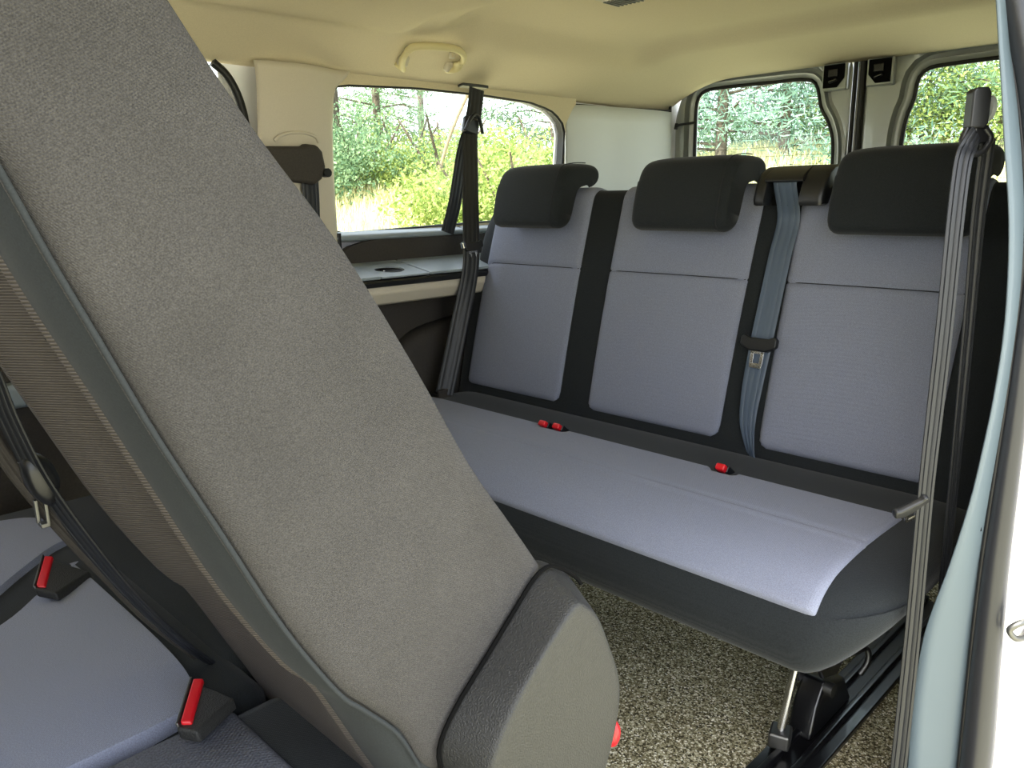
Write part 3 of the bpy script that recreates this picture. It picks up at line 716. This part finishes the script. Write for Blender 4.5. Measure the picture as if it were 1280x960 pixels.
# far belt, hanging from the roof at the far window
fb = empty('seat_belt', (-.73, 1.6, 1.26)); tag(fb, 'dark seat belt hanging in front of the far side window', 'seat belt', 'seat belts')
ribbon('webbing', [(-.755, 1.64, 1.275), (-.752, 1.625, 1.21), (-.745, 1.60, 1.15), (-.710, 1.566, 1.05), (-.676, 1.532, .95), (-.640, 1.498, .85), (-.628, 1.478, .76), (-.628, 1.425, .60), (-.628, 1.392, .50), (-.628, 1.372, .44)],
       [(.2, 1, 0)]*4+[(.3, 1, 0)]*3+[(.6, .8, 0)]*3, .050, M['webb'], fb)
ribbon('return_webbing', [(-.758, 1.62, 1.18), (-.765, 1.59, 1.10), (-.768, 1.555, .96), (-.772, 1.525, .872)], (.1, 1, 0), .046, M['webb'], fb)
g = MB(); g.box((-.750, 1.607, 1.170), (.022, .056, .05), Matrix.Rotation(math.radians(-12), 3, 'X')).build('slip_guide', M['blackp'], fb, bevel=.009)
MB().tube(smooth([(-.735, 1.575, 1.160), (-.728, 1.585, 1.185), (-.728, 1.605, 1.20), (-.730, 1.625, 1.19), (-.735, 1.640, 1.15)], 4), .005, 8).build('slip_loop', M['blackp'], fb)
MB().prism([(-.775, 1.585, 1.276), (-.775, 1.685, 1.276), (-.752, 1.685, 1.280), (-.752, 1.585, 1.280)], (0, 0, .008)).build('roof_slot', M['blackp'], fb, bevel=.002)
tongue(fb, (-.633, 1.497, .842), (.3, 1, .05), (0.1, 0, -1), 1.0, .062)
MB().tube([(-.640, 1.466, .850), (-.640, 1.470, .836)], .008, 8).build('stop_button', M['chrome'], fb)
MB().prism([(-.634, 1.348, .455), (-.634, 1.398, .455), (-.634, 1.392, .415), (-.634, 1.356, .405)], (.012, 0, 0)).build('anchor_cover', M['darktrim'], fb, bevel=.004)
MB().tube([(-.64, 1.372, .425), (-.78, 1.372, .425)], .010, 10).build('anchor_bolt', M['blkmetal'], fb)
# second row far belt at the pillar
sb = empty('seat_belt', (-.76, 1.04, 1.08)); tag(sb, 'dark seat belt on the beige pillar beside the far window', 'seat belt', 'seat belts')
MB().prism([(-.760, a, b) for a, b in [(.93, 1.093), (1.045, 1.096), (1.055, 1.102), (1.085, 1.100), (1.098, 1.085), (1.104, 1.050), (1.092, 1.020), (1.070, 1.005), (1.045, 1.010), (.93, 1.02)]], (.035, 0, 0)).build('belt_guide', M['darktrim'], sb, bevel=.010)
MB().tube([(-.740, 1.105, 1.035), (-.722, 1.105, 1.035)], .011, 10).build('guide_bolt', M['blackp'], sb)
ribbon('webbing', [(-.742, 1.066, 1.04), (-.742, 1.064, .95), (-.742, 1.055, .80), (-.742, 1.05, .5), (-.742, 1.05, .06)], (0, 1, 0), .046, M['webb'], sb)
# near belt, hanging from the pillar by the door opening
nb = empty('seat_belt', (.70, 1.16, 1.08)); tag(nb, 'black seat belt hanging at the door opening across the near headrest', 'seat belt', 'seat belts')
RB = Matrix.Rotation(math.radians(42), 3, 'Z')
def nbp(a, b, c_): return Vector((.6945, 1.145, 1.062)) + RB @ Vector((a, b, 0)) + Vector((0, 0, c_))
MB().prism([nbp(a, -.008, c_) for a, c_ in [(-.0105, .026), (-.007, .030), (.008, .031), (.012, .024), (.012, -.012), (.008, -.018), (-.0105, -.018)]], RB @ Vector((0, .020, 0))).build('belt_anchor', M['blackp'], nb, bevel=.003)
MB().tube([nbp(.012, .002, .006), nbp(.0165, .002, .006), nbp(.019, .002, .006)], [.0155, .0155, .011], 20).build('anchor_bolt', M['paint'], nb)
MB().tube(smooth([nbp(-.010, 0, -.018), nbp(-.016, -.004, -.034), nbp(-.008, -.006, -.048), nbp(.010, -.004, -.046), nbp(.020, 0, -.030), nbp(.012, 0, -.018)], 5), .0042, 10).build('guide_loop', M['blackp'], nb)
MB().prism([nbp(-.002, -.002, -.014), nbp(.016, -.002, -.014), nbp(.018, -.002, -.034), nbp(.002, -.002, -.038)], RB @ Vector((0, .008, 0))).build('guide_plate', M['blkmetal'], nb, bevel=.002)
ribbon('webbing', [(.697, 1.142, 1.038), (.694, 1.128, 1.022), (.694, 1.112, 1.000), (.697, 1.098, .93), (.701, 1.088, .80), (.702, 1.084, .70), (.703, 1.080, .58), (.703, 1.090, .40), (.703, 1.094, .25), (.703, 1.096, .02)],
       [(.3, 1, 0), (.6, .8, 0), (.8, .5, 0)]+[(.8, .55, 0)]*4+[(.85, .5, 0)]*3, [.024, .022, .021, .021, .021, .021, .020, .021, .022, .022], M['webb'], nb)
ribbon('return_webbing', [(.706, 1.160, 1.030), (.703, 1.172, 1.01), (.699, 1.185, .93), (.699, 1.198, .80), (.700, 1.206, .66), (.700, 1.218, .50), (.700, 1.226, .35), (.70, 1.23, .1)],
       [(.8, .6, 0)]*8, [.018, .019, .018, .016, .015, .014, .013, .012], M['webb'], nb)
tongue(nb, (.690, 1.068, .560), (.62, .62, .48), (-.62, -.35, -.70), .80, .062)

# ================================================================== GRAB HANDLE
gh = empty('grab_handle', (-.70, 1.42, 1.36)); tag(gh, 'cream plastic grab handle on the headliner above the far window', 'grab handle')
def hp_(x, y, z, o): return (x+.43*o, y, z-.90*o)
def gp(y, z, o): # the headliner surface around x=-.72
    return (-.715+.55*(z-1.33)+o, y, z)
pth = smooth([hp_(-.745, 1.356, 1.312, .004), hp_(-.735, 1.350, 1.320, .018), hp_(-.700, 1.328, 1.340, .024), hp_(-.660, 1.330, 1.362, .026), hp_(-.648, 1.400, 1.369, .026), hp_(-.650, 1.470, 1.369, .026), hp_(-.680, 1.516, 1.354, .024), hp_(-.722, 1.518, 1.330, .018), hp_(-.735, 1.512, 1.318, .004)], 5)
k_ = len(pth); rr = []
for i, p in enumerate(pth):
    t = (pth[min(i+1, k_-1)]-pth[max(i-1, 0)]).normalized(); a = Vector((1, 0, .35)).normalized(); a = (a-t*a.dot(t)).normalized(); b = t.cross(a)
    e_ = abs(i/(k_-1)*2-1); wa = .008; wb = .010+.006*sst(.45, .8, e_)
    rr.append([p+a*wa*math.cos(th)+b*wb*math.sin(th)*1.0 for th in lin(0, 2*PI, 17)[:-1]])
loft('grip', rr, M['handle'], gh)
for y in (1.322, 1.536):
    MB().box((-.722, 1.352 if y < 1.4 else 1.510, 1.318), (.020, .030, .030), Matrix.Rotation(math.radians(30), 3, 'Y')).build('mount', M['trim'], gh, bevel=.008)
h_ = MB().box((-.676, 1.480, 1.338), (.012, .016, .016)).build('coat_hook', M['trim'], gh, bevel=.003)

# ================================================================== NEAR SEAT, tipped forward
seat = empty('tilting_seat', (.35, .40, 0)); tag(seat, 'large near seat with backrest tipped forward and grained hinge cover', 'seat')
# side outline (y,z) : rear edge (down), then front edge (up)
rear = [(.110, 1.265), (.170, 1.185), (.226, 1.094), (.275, 1.020), (.331, .946), (.395, .845), (.451, .746), (.505, .670), (.545, .612), (.585, .545), (.60, .49), (.58, .40)]
front = [(.53, .32), (.415, .32), (.385, .395), (.350, .470), (.312, .550), (.285, .585), (.237, .673), (.195, .771), (.165, .843), (.138, .906), (.120, .953), (.105, .993), (.073, 1.07), (.048, 1.15), (.035, 1.21), (.060, 1.26)]
outl = [(0, a, b) for a, b in rear+front]
ol = closed_smooth(outl, 4)
cen = sum(ol, Vector())/len(ol)
X0, X1 = .15, .52
fdir = Vector((0, -.88, -.42)).normalized()
# inward normals by offsetting the outline
o2d = [(p.y, p.z) for p in ol]; flip = ccw(o2d) != o2d
if flip: ol = ol[::-1]; o2d = [(p.y, p.z) for p in ol]
def ins(d): return offset2(o2d, -d)
seam_i = None
def isfront(p):
    # distance in front of the mid line of the back
    ym = interp(p[1], [.31, .43, .5, .61, .75, .95, 1.08, 1.24], [.50, .48, .46, .40, .335, .235, .15, .07]); return p[0] < ym
R = []
spec = [(X0, .022), (X0+.004, .012), (X0+.012, .005), (X0+.025, .001), (X0+.05, 0), (X0+.075, 0), (X0+.10, 0), (.30, 0), (.35, 0), (.40, 0), (.44, 0), (.47, 0), (.49, .002), (.502, .007), (.511, .014), (.516, .021)]
for x, d in spec:
    q = ins(d); o_ = []
    for (y, z), p0 in zip(q, o2d):
        o_.append((x, y, z))
    # front hollow between bolsters
    if X0+.05 < x < .46:
        k = sst(X0+.05, X0+.10, x)*(1-sst(.37, .44, x))
        o_ = [(a, b+.030*k*sst(.42, .60, c_)*(1 if isfront((b, c_)) else 0), c_+.016*k*(1 if isfront((b, c_)) else 0)*sst(.42, .6, c_)) for a, b, c_ in o_]
    R.append(o_)
back = loft('backrest', R, M['bolster'], seat)
# ribbed cloth insert over the front hollow: offset copy of the hollow area
fr_pts = [i for i in range(len(ol)) if isfront(o2d[i]) and .34 < o2d[i][1] < 1.22 and o2d[i][0] < .47]
fr_pts.sort(key=lambda i: o2d[i][1])
insv = []
xi = [X0+.012, X0+.03, X0+.05, X0+.075, X0+.10, .30, .35, .37, .385, .40, .415, .43, .442, .450]
for x in xi:
    k = sst(X0+.05, X0+.10, x)*(1-sst(.37, .44, x)); e_ = .003 if X0+.02 < x < .447 else -.003
    col_ = []
    for i in fr_pts:
        y, z = o2d[i]; y += (.030*k*sst(.42, .60, z)); z += .016*k*sst(.42, .6, z)
        col_.append(Vector((x, y, z))+fdir*(e_))
    insv.append(col_)
fi = loft('ribbed_panel', insv, M['ribbed'], seat, closed=False); fi['label'] = 'ribbed beige grey cloth panel'
# side panel, gently domed, bounded by the piping line
sp_ = [(.115, 1.240), (.165, 1.165), (.217, 1.082), (.268, 1.008), (.322, .938), (.385, .838), (.441, .740), (.495, .662), (.533, .606), (.570, .545), (.585, .50), (.55, .465), (.47, .455), (.40, .455), (.372, .474), (.350, .520), (.318, .560), (.295, .588), (.254, .662), (.214, .752), (.181, .826), (.154, .894), (.135, .942), (.119, .986), (.091, 1.06), (.068, 1.13), (.056, 1.19), (.075, 1.235)]
po = closed_smooth([(0, a, b) for a, b in sp_], 4); po2 = [(p.y, p.z) for p in po]
if ccw(po2) != po2: po2 = po2[::-1]
rg = []
for d, x in ((-.003, .505), (.000, .5150), (.003, .5205), (.007, .5235), (.012, .5255), (.020, .527)):
    rg.append([(x, y, z) for y, z in offset2(po2, -d)])
sp_o = loft('side_panel', rg, M['side'], seat); sp_o['label'] = 'brownish grey woven side panel'
# piping along the seam between the side panel and the bolster
pl_ = [(p[0], p[1]) for p in sp_[14:25]]
MB().tube(smooth([(.5180, a-.003, b-.001) for a, b in pl_], 5), .0020, 8).build('piping', M['bolster'], seat)
# crease across the ribbed panel
MB().tube(smooth([(.47, .170, .880), (.40, .190, .868), (.30, .200, .862), (.2, .185, .85)], 6), .0022, 8).build('stitch_line', M['seam'], seat)
# top portion with headrest posts (above the frame)
hp = [(.035, 1.235), (.00, 1.27), (-.05, 1.31), (-.05, 1.335), (-.01, 1.34), (.05, 1.32), (.085, 1.28), (.075, 1.245)]
ring = closed_smooth([(0, a, b) for a, b in hp], 3); hy = .01; hz_ = 1.29
hr_ = loft('headrest', [[(.335+.12*s2, hy+(p.y-hy)*k, hz_+(p.z-hz_)*k) for p in ring] for s2, k in ((-1, .75), (-.95, .9), (-.85, 1), (0, 1), (.85, 1), (.95, .9), (1, .75))], M['bolster'], seat)
for x in (.28, .39): MB().tube([(x, .065, 1.19), (x, .045, 1.27)], .006).build('post', M['chrome'], hr_)
# hinge cover
base = [(.386, .455), (.383, .490), (.403, .520), (.444, .555), (.487, .592), (.505, .607), (.522, .614), (.540, .610), (.572, .585), (.595, .548), (.618, .500), (.626, .462), (.620, .425), (.60, .37), (.57, .33), (.45, .34), (.39, .40)]
ridge = [(.398, .450), (.404, .490), (.428, .527), (.462, .560), (.495, .585), (.508, .593), (.518, .596), (.530, .590), (.552, .566), (.570, .528), (.585, .490), (.589, .460), (.582, .425), (.564, .38), (.55, .345), (.46, .350), (.405, .40)]
bs = closed_smooth([(0, a, b) for a, b in base], 4); rs = closed_smooth([(0, a, b) for a, b in ridge], 4)
cr_ = []
for k, x in ((0, .510), (.03, .520), (.2, .530), (.45, .5445), (.7, .559), (.86, .568), (.94, .5722), (1.0, .5746), (1.08, .5765), (1.2, .5775), (1.6, .5780)):
    cr_.append([Vector((x, p.y, p.z)).lerp(Vector((x, q.y, q.z)), k) for p, q in zip(bs, rs)])
cr_.append([Vector((.5785, (v.y-.5)*.5+.5, (v.z-.46)*.5+.46)) for v in cr_[-1]])
hc = loft('hinge_cover', cr_, M['cover'], seat); hc['label'] = 'charcoal grained plastic cover'
MB().tube([(.5315, p.y-.0015, p.z+.0015) for p in bs[:34]], .0022, 6).build('cover_gap_shade', M['cavity'], seat)  # black tube round the cover base, standing in for its shadow gap
# recliner frame below, red release tab
MB().prism([(.50, .42, .44), (.50, .60, .44), (.50, .60, .20), (.50, .50, .05), (.50, .40, .05)], (.02, 0, 0)).build('side_bracket', M['blkmetal'], seat, bevel=.004)
rt = loft('release_tab', [[(x, .660+k*.012*math.cos(a), .344+k*.018*math.sin(a)) for a in lin(0, 2*PI, 17)[:-1]] for x, k in ((.496, .4), (.499, .8), (.504, 1), (.512, 1), (.517, .8), (.520, .4))], M['red'], seat)
rt['label'] = 'red release tab'
MB().box((.508, .625, .350), (.010, .05, .02)).build('tab_lever', M['blkmetal'], seat, bevel=.003)
MB().box((.50, .60, .300), (.03, .10, .03), Matrix.Rotation(math.radians(-35), 3, 'X')).build('lower_link', M['steel'], seat, bevel=.005)
# seat cushion of the near seat
def cushion(name, x0, x1, y0, y1, z0, z1, mt, parent, r_=.03):
    a_ = []
    for x, d in ((x0, r_), (x0+r_*.3, r_*.3), (x0+r_, 0), (x1-r_, 0), (x1-r_*.3, r_*.3), (x1, r_)):
        cyy, czz = (y0+y1)/2, (z0+z1)/2
        a_.append([(x, cyy+q[0], czz+q[1]) for q in rrect(y1-y0-2*d, z1-z0-2*d, max(.01, r_-d*.5))])
    return loft(name, a_, M[mt], parent)
cushion('seat_cushion', .225, .555, -.12, .405, .28, .412, 'black', seat)
cushion('cushion_panel', .232, .490, -.10, .325, .38, .420, 'mesh', seat, .012)['label'] = 'woven dark grey cloth panel'
MB().box((.39, .15, .16), (.28, .42, .24)).build('pedestal', M['blkmetal'], seat, bevel=.01)

# front-row seats, out of view, added to block light from the front
for fx, lab in ((.40, 'unseen black front seat nearest the door opening added to block light'), (-.30, 'unseen black double front seat on the far side added to block light')):
    wd = .25 if fx > 0 else .42
    fs = empty('unseen_front_seat', (fx, -.75, 0)); tag(fs, lab, 'seat')
    cushion('seat_cushion', fx-wd, fx+wd, -1.15, -.68, .26, .42, 'black', fs)
    cushion('backrest', fx-wd, fx+wd, -.68, -.56, .40, 1.02, 'black', fs)
    MB().box((fx, -.9, .13), (.4, .4, .26)).build('pedestal', M['blkmetal'], fs, bevel=.01)
# second-row double bench beyond it
b2 = empty('middle_row_bench', (-.2, .2, 0)); tag(b2, 'two seat middle row bench seen behind and below the tipped seat', 'bench')
cushion('seat_cushion', -.66, .222, -.12, .385, .27, .410, 'black', b2)
cushion('rear_bolster', -.65, .147, .350, .475, .27, .409, 'black', b2)
def topshape(poly, z0, z1, name, mt, e_=.008):
    poly = [(v.x, v.y) for v in closed_smooth([(a, b, 0) for a, b in poly], 5)]; poly = ccw(poly)
    rg = [[(a, b, z) for a, b in offset2(poly, -d)] for d, z in ((0, z0), (.001, z0+(z1-z0)*.5), (.004, z1-.001), (.009, z1))]
    o = loft(name, rg, M[mt], b2); return o
o = topshape([(-.10, .03), (-.118, .10), (-.161, .189), (-.225, .252), (-.285, .312), (-.275, .322), (-.10, .325), (.06, .325), (.150, .318), (.200, .300), (.212, .26), (.215, .15), (.21, .0), (.21, -.08), (.05, -.09), (-.09, -.08)], .400, .4215, 'cushion_panel', 'grey'); o['label'] = 'blue grey cloth panel'
o = topshape([(-.19, .03), (-.205, .12), (-.250, .190), (-.315, .250), (-.375, .310), (-.40, .345), (-.46, .360), (-.54, .335), (-.575, .285), (-.61, .15), (-.61, -.06), (-.40, -.09), (-.20, -.06)], .400, .4215, 'cushion_panel', 'grey'); o['label'] = 'blue grey cloth panel'
# its backrest, upright
bq = [(.445, .43), (.47, .60), (.50, .80), (.52, .93), (.545, .955), (.59, .955), (.61, .93), (.585, .70), (.545, .43)]
ring = closed_smooth([(0, a, b) for a, b in bq], 3)
loft('backrest', [[(x, .53+(p.y-.53)*k, .43+(p.z-.43)*(.6+.4*k)) for p in ring] for x, k in ((-.655, .5), (-.648, .8), (-.63, .95), (-.60, 1), (-.11, 1), (-.08, .95), (-.062, .8), (-.055, .5))], M['black'], b2)
MB().box((-.2, .18, .14), (.7, .4, .26)).build('pedestal', M['blkmetal'], b2, bevel=.01)
# buckles standing out of the cushions
def buckle2(parent, a, b, back, z, dn):
    """red face from a to b (x,y,z), housing running back along 'back'"""
    a = Vector(a); b = Vector(b); ax = (b-a).normalized(); bk = Vector(back); L_ = (b-a).length; dn = Vector(dn).normalized()
    c_ = (a+b)/2
    sh_ = [c_-ax*(L_/2+.004), c_+ax*(L_/2+.004), c_+ax*(L_/2+.002)+bk*.42, c_-ax*(L_/2-.008)+bk]
    h = MB().prism([p+dn*.002 for p in sh_], dn*.014).build('buckle', M['cover'], parent, bevel=.003)
    nn = -dn; bw = .011
    pd = (bk-ax*bk.dot(ax)).normalized()
    MB().prism([c_-ax*L_/2+pd*.004+dn*.004, c_+ax*L_/2+pd*.004+dn*.004, c_+ax*L_/2+pd*(.004+bw)+dn*.004, c_-ax*L_/2+pd*(.004+bw)+dn*.004], nn*.006).build('release_button', M['red'], h, bevel=.002)
    MB().prism([c_-ax*(L_/2+.003)+dn*.003, c_+ax*(L_/2+.003)+dn*.003, c_+ax*(L_/2+.003)+pd*.003+dn*.003, c_-ax*(L_/2+.003)+pd*.003+dn*.003], nn*.005).build('button_rim', M['steel'], h, bevel=.001)
buckle2(b2, (.203, .294, .452), (.262, .254, .448), (.045, .030, -.008), 0, (.2, .1, -1))
buckle2(b2, (-.278, .275, .450), (-.190, .240, .446), (.050, .050, -.02), 0, (.2, .2, -1))
# belt with tongue hanging at the inner edge of the tipped seat
cb = empty('seat_belt', (.12, .2, .7)); tag(cb, 'black seat belt with hanging tongue along inner edge of the tipped seat', 'seat belt', 'seat belts')
ribbon('webbing', [(.150, .100, 1.02), (.140, .135, .92), (.132, .166, .83), (.128, .180, .76), (.124, .200, .69), (.121, .234, .609), (.120, .272, .532), (.122, .315, .46), (.125, .350, .412)], (-.85, -.45, -.1), [.026, .026, .026, .028, .028, .026, .022, .020, .016], M['webb'], cb)
ribbon('return_webbing', [(.128, .095, .99), (.114, .122, .88), (.108, .150, .79), (.108, .182, .70), (.108, .220, .62), (.107, .258, .55), (.108, .292, .487), (.110, .340, .418)], (-.75, -.6, -.25), [.018]*6+[.014, .012], M['darktrim'], cb)
ring = closed_smooth([(0, .184, .712), (0, .196, .722), (0, .210, .712), (0, .217, .690), (0, .212, .670), (0, .203, .664), (0, .190, .680)], 3)
loft('tongue_grip', [[(x, .20+(p.y-.20)*k, .69+(p.z-.69)*k) for p in ring] for x, k in ((.102, .6), (.105, .9), (.110, 1), (.124, 1), (.129, .9), (.132, .6))], M['blackp'], cb)
t_ = MB().box((.113, .194, .657), (.004, .004, .026)).box((.121, .201, .657), (.004, .004, .028)).box((.117, .198, .643), (.012, .009, .005)).build('steel_tongue', M['steel'], cb, bevel=.001)

# ================================================================== OUTSIDE
def gz(x, y):
    r_ = math.hypot(x, y-.5); a = math.atan2(y-.5, -x)
    k = sst(3.2, 13.5, r_); rear_ = sst(.6, 1.3, a)
    return -.62 + k*(1.72+.42*rear_) + .10*math.sin(x*.9)*math.sin(y*.7)*sst(4, 8, r_)
rs_ = [0, 1, 2, 3, 3.5]+lin(4, 16, 30)+[18, 22, 28, 40, 80]
ths = lin(0, 2*PI, 97)
v = []; f = []
for r_ in rs_:
    for t in ths[:-1]:
        x, y = r_*math.cos(t), .5+r_*math.sin(t); v.append((x, y, gz(x, y) if x < 6 else -.62+.0*r_))
for i in range(len(rs_)-1):
    for j in range(96):
        k = (j+1) % 96; f.append((i*96+j, i*96+k, (i+1)*96+k, (i+1)*96+j))
g0 = mk('ground', v, f, M['ground'], None); tag(g0, 'dry meadow ground rising outside the windows', 'ground', kind='structure')
RN = np.random.default_rng(5)
def cards(name, pos, size, mt, parent, up=None, aspect=.5, kind=None):
    """many small two-triangle leaves as one mesh"""
    n_ = len(pos); d = RN.normal(size=(n_, 3)); 
    if up is not None: d = d*up[1]+np.array([0, 0, up[0]])
    d /= np.linalg.norm(d, axis=1)[:, None]; s2 = np.cross(d, RN.normal(size=(n_, 3))); s2 /= np.linalg.norm(s2, axis=1)[:, None]
    L_ = (size*(.6+.8*RN.random(n_)))[:, None]
    P = np.stack([pos, pos+d*L_*.5+s2*L_*aspect*.5, pos+d*L_, pos+d*L_*.5-s2*L_*aspect*.5], 1).reshape(-1, 3)
    me = bpy.data.meshes.new(name); me.from_pydata([], [], [])
    me.vertices.add(len(P)); me.vertices.foreach_set('co', (P-np.array(parent_loc(parent))).ravel()); me.loops.add(len(P)); me.loops.foreach_set('vertex_index', np.arange(len(P), dtype=np.int32))
    me.polygons.add(n_); me.polygons.foreach_set('loop_start', np.arange(0, len(P), 4, dtype=np.int32)); me.polygons.foreach_set('loop_total', np.full(n_, 4, dtype=np.int32))
    me.update(); me.validate(); me.materials.append(M[mt]); o = bpy.data.objects.new(name, me); link(o, parent)
    if kind: o['kind'] = kind
    return o
def polar(az, d):   # az degrees from +y towards -x, seen from the door side
    a = math.radians(az); return 1.0-d*math.sin(a), d*math.cos(a)
def bush(az, d, wd, ht, n_, mt, label, cat='bush', group=None, leaf=.055, clumps=18):
    n_ = int(n_*1.5)
    x, y = polar(az, d); z = gz(x, y)-.1; b = empty('leafy_bush', (x, y, z)); tag(b, label, cat, group)
    P = []
    for k in range(clumps):
        a = RN.random()*2*PI; rr_ = wd*.5*RN.random()**.6; c_ = np.array([x+rr_*math.cos(a), y+rr_*math.sin(a), z+ht*(.15+.75*RN.random()*(1-.5*rr_/(wd*.5)))])
        q = RN.normal(size=(n_//clumps, 3)); q /= np.linalg.norm(q, axis=1)[:, None]; q *= (RN.random(n_//clumps)**.45)[:, None]*np.array([wd*.24, wd*.24, ht*.24])
        P.append(c_+q)
    P = np.concatenate(P); cards('foliage', P, leaf, mt, b, kind='stuff')
    m_ = MB()
    for k in range(5):
        a = k*1.3; m_.tube([(x, y, z-.1), (x+.15*wd*math.cos(a), y+.15*wd*math.sin(a), z+ht*.5), (x+.28*wd*math.cos(a), y+.28*wd*math.sin(a), z+ht*.85)], [.04, .025, .01], 6)
    m_.build('stem', M['bark'], b)
    return b
def pine(az, d, ht, crown, n_, mt, label, base=.12, rt=.09, lean=(0, 0), branches=26, group=None, leaf=.12):
    n_ = int(n_*1.8)
    x, y = polar(az, d); z = gz(x, y)-.2; b = empty('pine_tree', (x, y, z)); tag(b, label, 'tree', group)
    topv = Vector((x+lean[0], y+lean[1], z+ht))
    MB().tube([(x, y, z), (x+lean[0]*.3, y+lean[1]*.3, z+ht*.4), topv], [rt, rt*.75, .03], 10).build('trunk', M['bark'], b)
    P = []; br = MB()
    for k in range(branches):
        t = base+(1-base)*(k+RN.random())/branches; a = RN.random()*2*PI; L_ = crown*(.55+.6*RN.random())*(1-.55*t)*1.3
        s_ = Vector((x+lean[0]*t, y+lean[1]*t, z+ht*t)); e_ = s_+Vector((math.cos(a)*L_, math.sin(a)*L_, L_*(.22-.30*(1-t))))
        md = s_.lerp(e_, .5)+Vector((0, 0, .08*L_))
        br.tube([s_, md, e_], [.022*(1.2-t), .012, .004], 5)
        for q in (.45, .65, .82, 1.0):
            c_ = np.array(s_.lerp(e_, q)); m2 = n_//(branches*4)
            qq = RN.normal(size=(m2, 3))*np.array([.30, .30, .13])*L_*.5*(1.15-.4*q)
            P.append(c_+qq)
    br.build('branches', M['bark'], b)
    cards('needles', np.concatenate(P), leaf, mt, b, aspect=.16, kind='stuff')
    return b
G1 = 'bushes beyond the side window'; G2 = 'pines beyond the side window'; G3 = 'trees beyond the rear doors'
pine(57.4, 13.5, 6.5, 2.4, 9000, 'leafp', 'dark trunked pine at left edge of the side window', rt=.26, group=G2)
pine(54.0, 16.0, 6.0, 2.8, 9000, 'leafp', 'blue green pine behind the dark trunk in the side window', group=G2)
pine(51.0, 20.0, 6.5, 2.6, 8000, 'leafp', 'tall pine in the middle of the side window', base=.1, group=G2)
bush(55.2, 12.5, 2.4, 1.45, 8000, 'leafp', 'blue green shrub under the pine in the side window', group=G1)
bush(52.4, 13.5, 2.4, 1.4, 8000, 'leafy', 'rounded bush in the middle of the side window', group=G1)
bush(49.4, 12.0, 2.4, 1.5, 8000, 'leafy', 'yellow green bush left of the hanging side belt', group=G1)
bush(46.6, 10.0, 2.1, 1.35, 8000, 'leafy', 'leafy bush just right of the hanging side belt', group=G1)
bush(43.9, 9.5, 2.0, 1.55, 8000, 'leafy', 'tallest leafy bush right of the hanging side belt', group=G1)
bush(41.2, 10.5, 2.0, 1.75, 8000, 'leafy', 'leafy bush at right edge of the side window', group=G1)
pine(41.0, 15.0, 4.6, 2.0, 6000, 'leafp', 'pine behind the bushes at right edge of side window', group=G2)
# pale bare pole leaning across the side window
x0_, y0_ = polar(51.0, 10.5); x1_, y1_ = polar(46.5, 9.8)
pb = MB().tube(smooth([(x0_, y0_, gz(x0_, y0_)-.1), (x0_*.6+x1_*.4, y0_*.6+y1_*.4, 1.62), (x1_, y1_, 2.55)], 6), .022, 8).build('dead_branch', M['branch'], None)
tag(pb, 'pale bare branch leaning diagonally across the side window', 'branch')
pine(30.5, 12.0, 5.2, 2.3, 10000, 'leafb', 'blue green pine at left of the left rear door window', base=.04, group=G3)
pine(26.5, 12.5, 5.0, 2.8, 14000, 'leafb', 'broad blue green pine in the middle of the left rear door window', base=.03, group=G3)
pine(22.6, 14.0, 5.4, 2.2, 9000, 'leafb', 'blue green pine at right of the left rear door window', base=.04, group=G3)
pine(17.0, 13.5, 5.6, 2.8, 4500, 'leafp', 'open branched pine in the right rear door window', base=.12, rt=.06, group=G3, branches=20)
pine(13.5, 15.0, 5.2, 2.3, 7000, 'leafp', 'pine at right of the right rear door window', base=.1, group=G3)
bush(18.5, 13.5, 2.8, 2.0, 6000, 'leafy', 'pale green bush below the pine in the right rear window', group=G3)
bush(14.5, 13.0, 2.6, 1.8, 6000, 'leafy', 'pale green bush at lower right of the right rear window', group=G3)
bush(28.5, 15.5, 3.2, 1.6, 6000, 'leafp', 'low shrub under the pines in the left rear window', group=G3)
bush(23.8, 16.0, 3.0, 1.7, 6000, 'leafp', 'second low shrub under the pines in the left rear window', group=G3)
# tall dry grass
P = []
n_ = 60000
az = RN.uniform(6, 66, n_); d = 5.0+9.5*RN.random(n_)**.8
xx = 1.0-d*np.sin(np.radians(az)); yy = d*np.cos(np.radians(az))
zz_ = np.array([gz(a, b) for a, b in zip(xx, yy)])-.02
ga = cards('dry_grass', np.stack([xx, yy, zz_], 1), .26, 'straw', None, up=(1, .22), aspect=.05)
tag(ga, 'tall pale dry grass below the bushes outside', 'grass', kind='stuff')
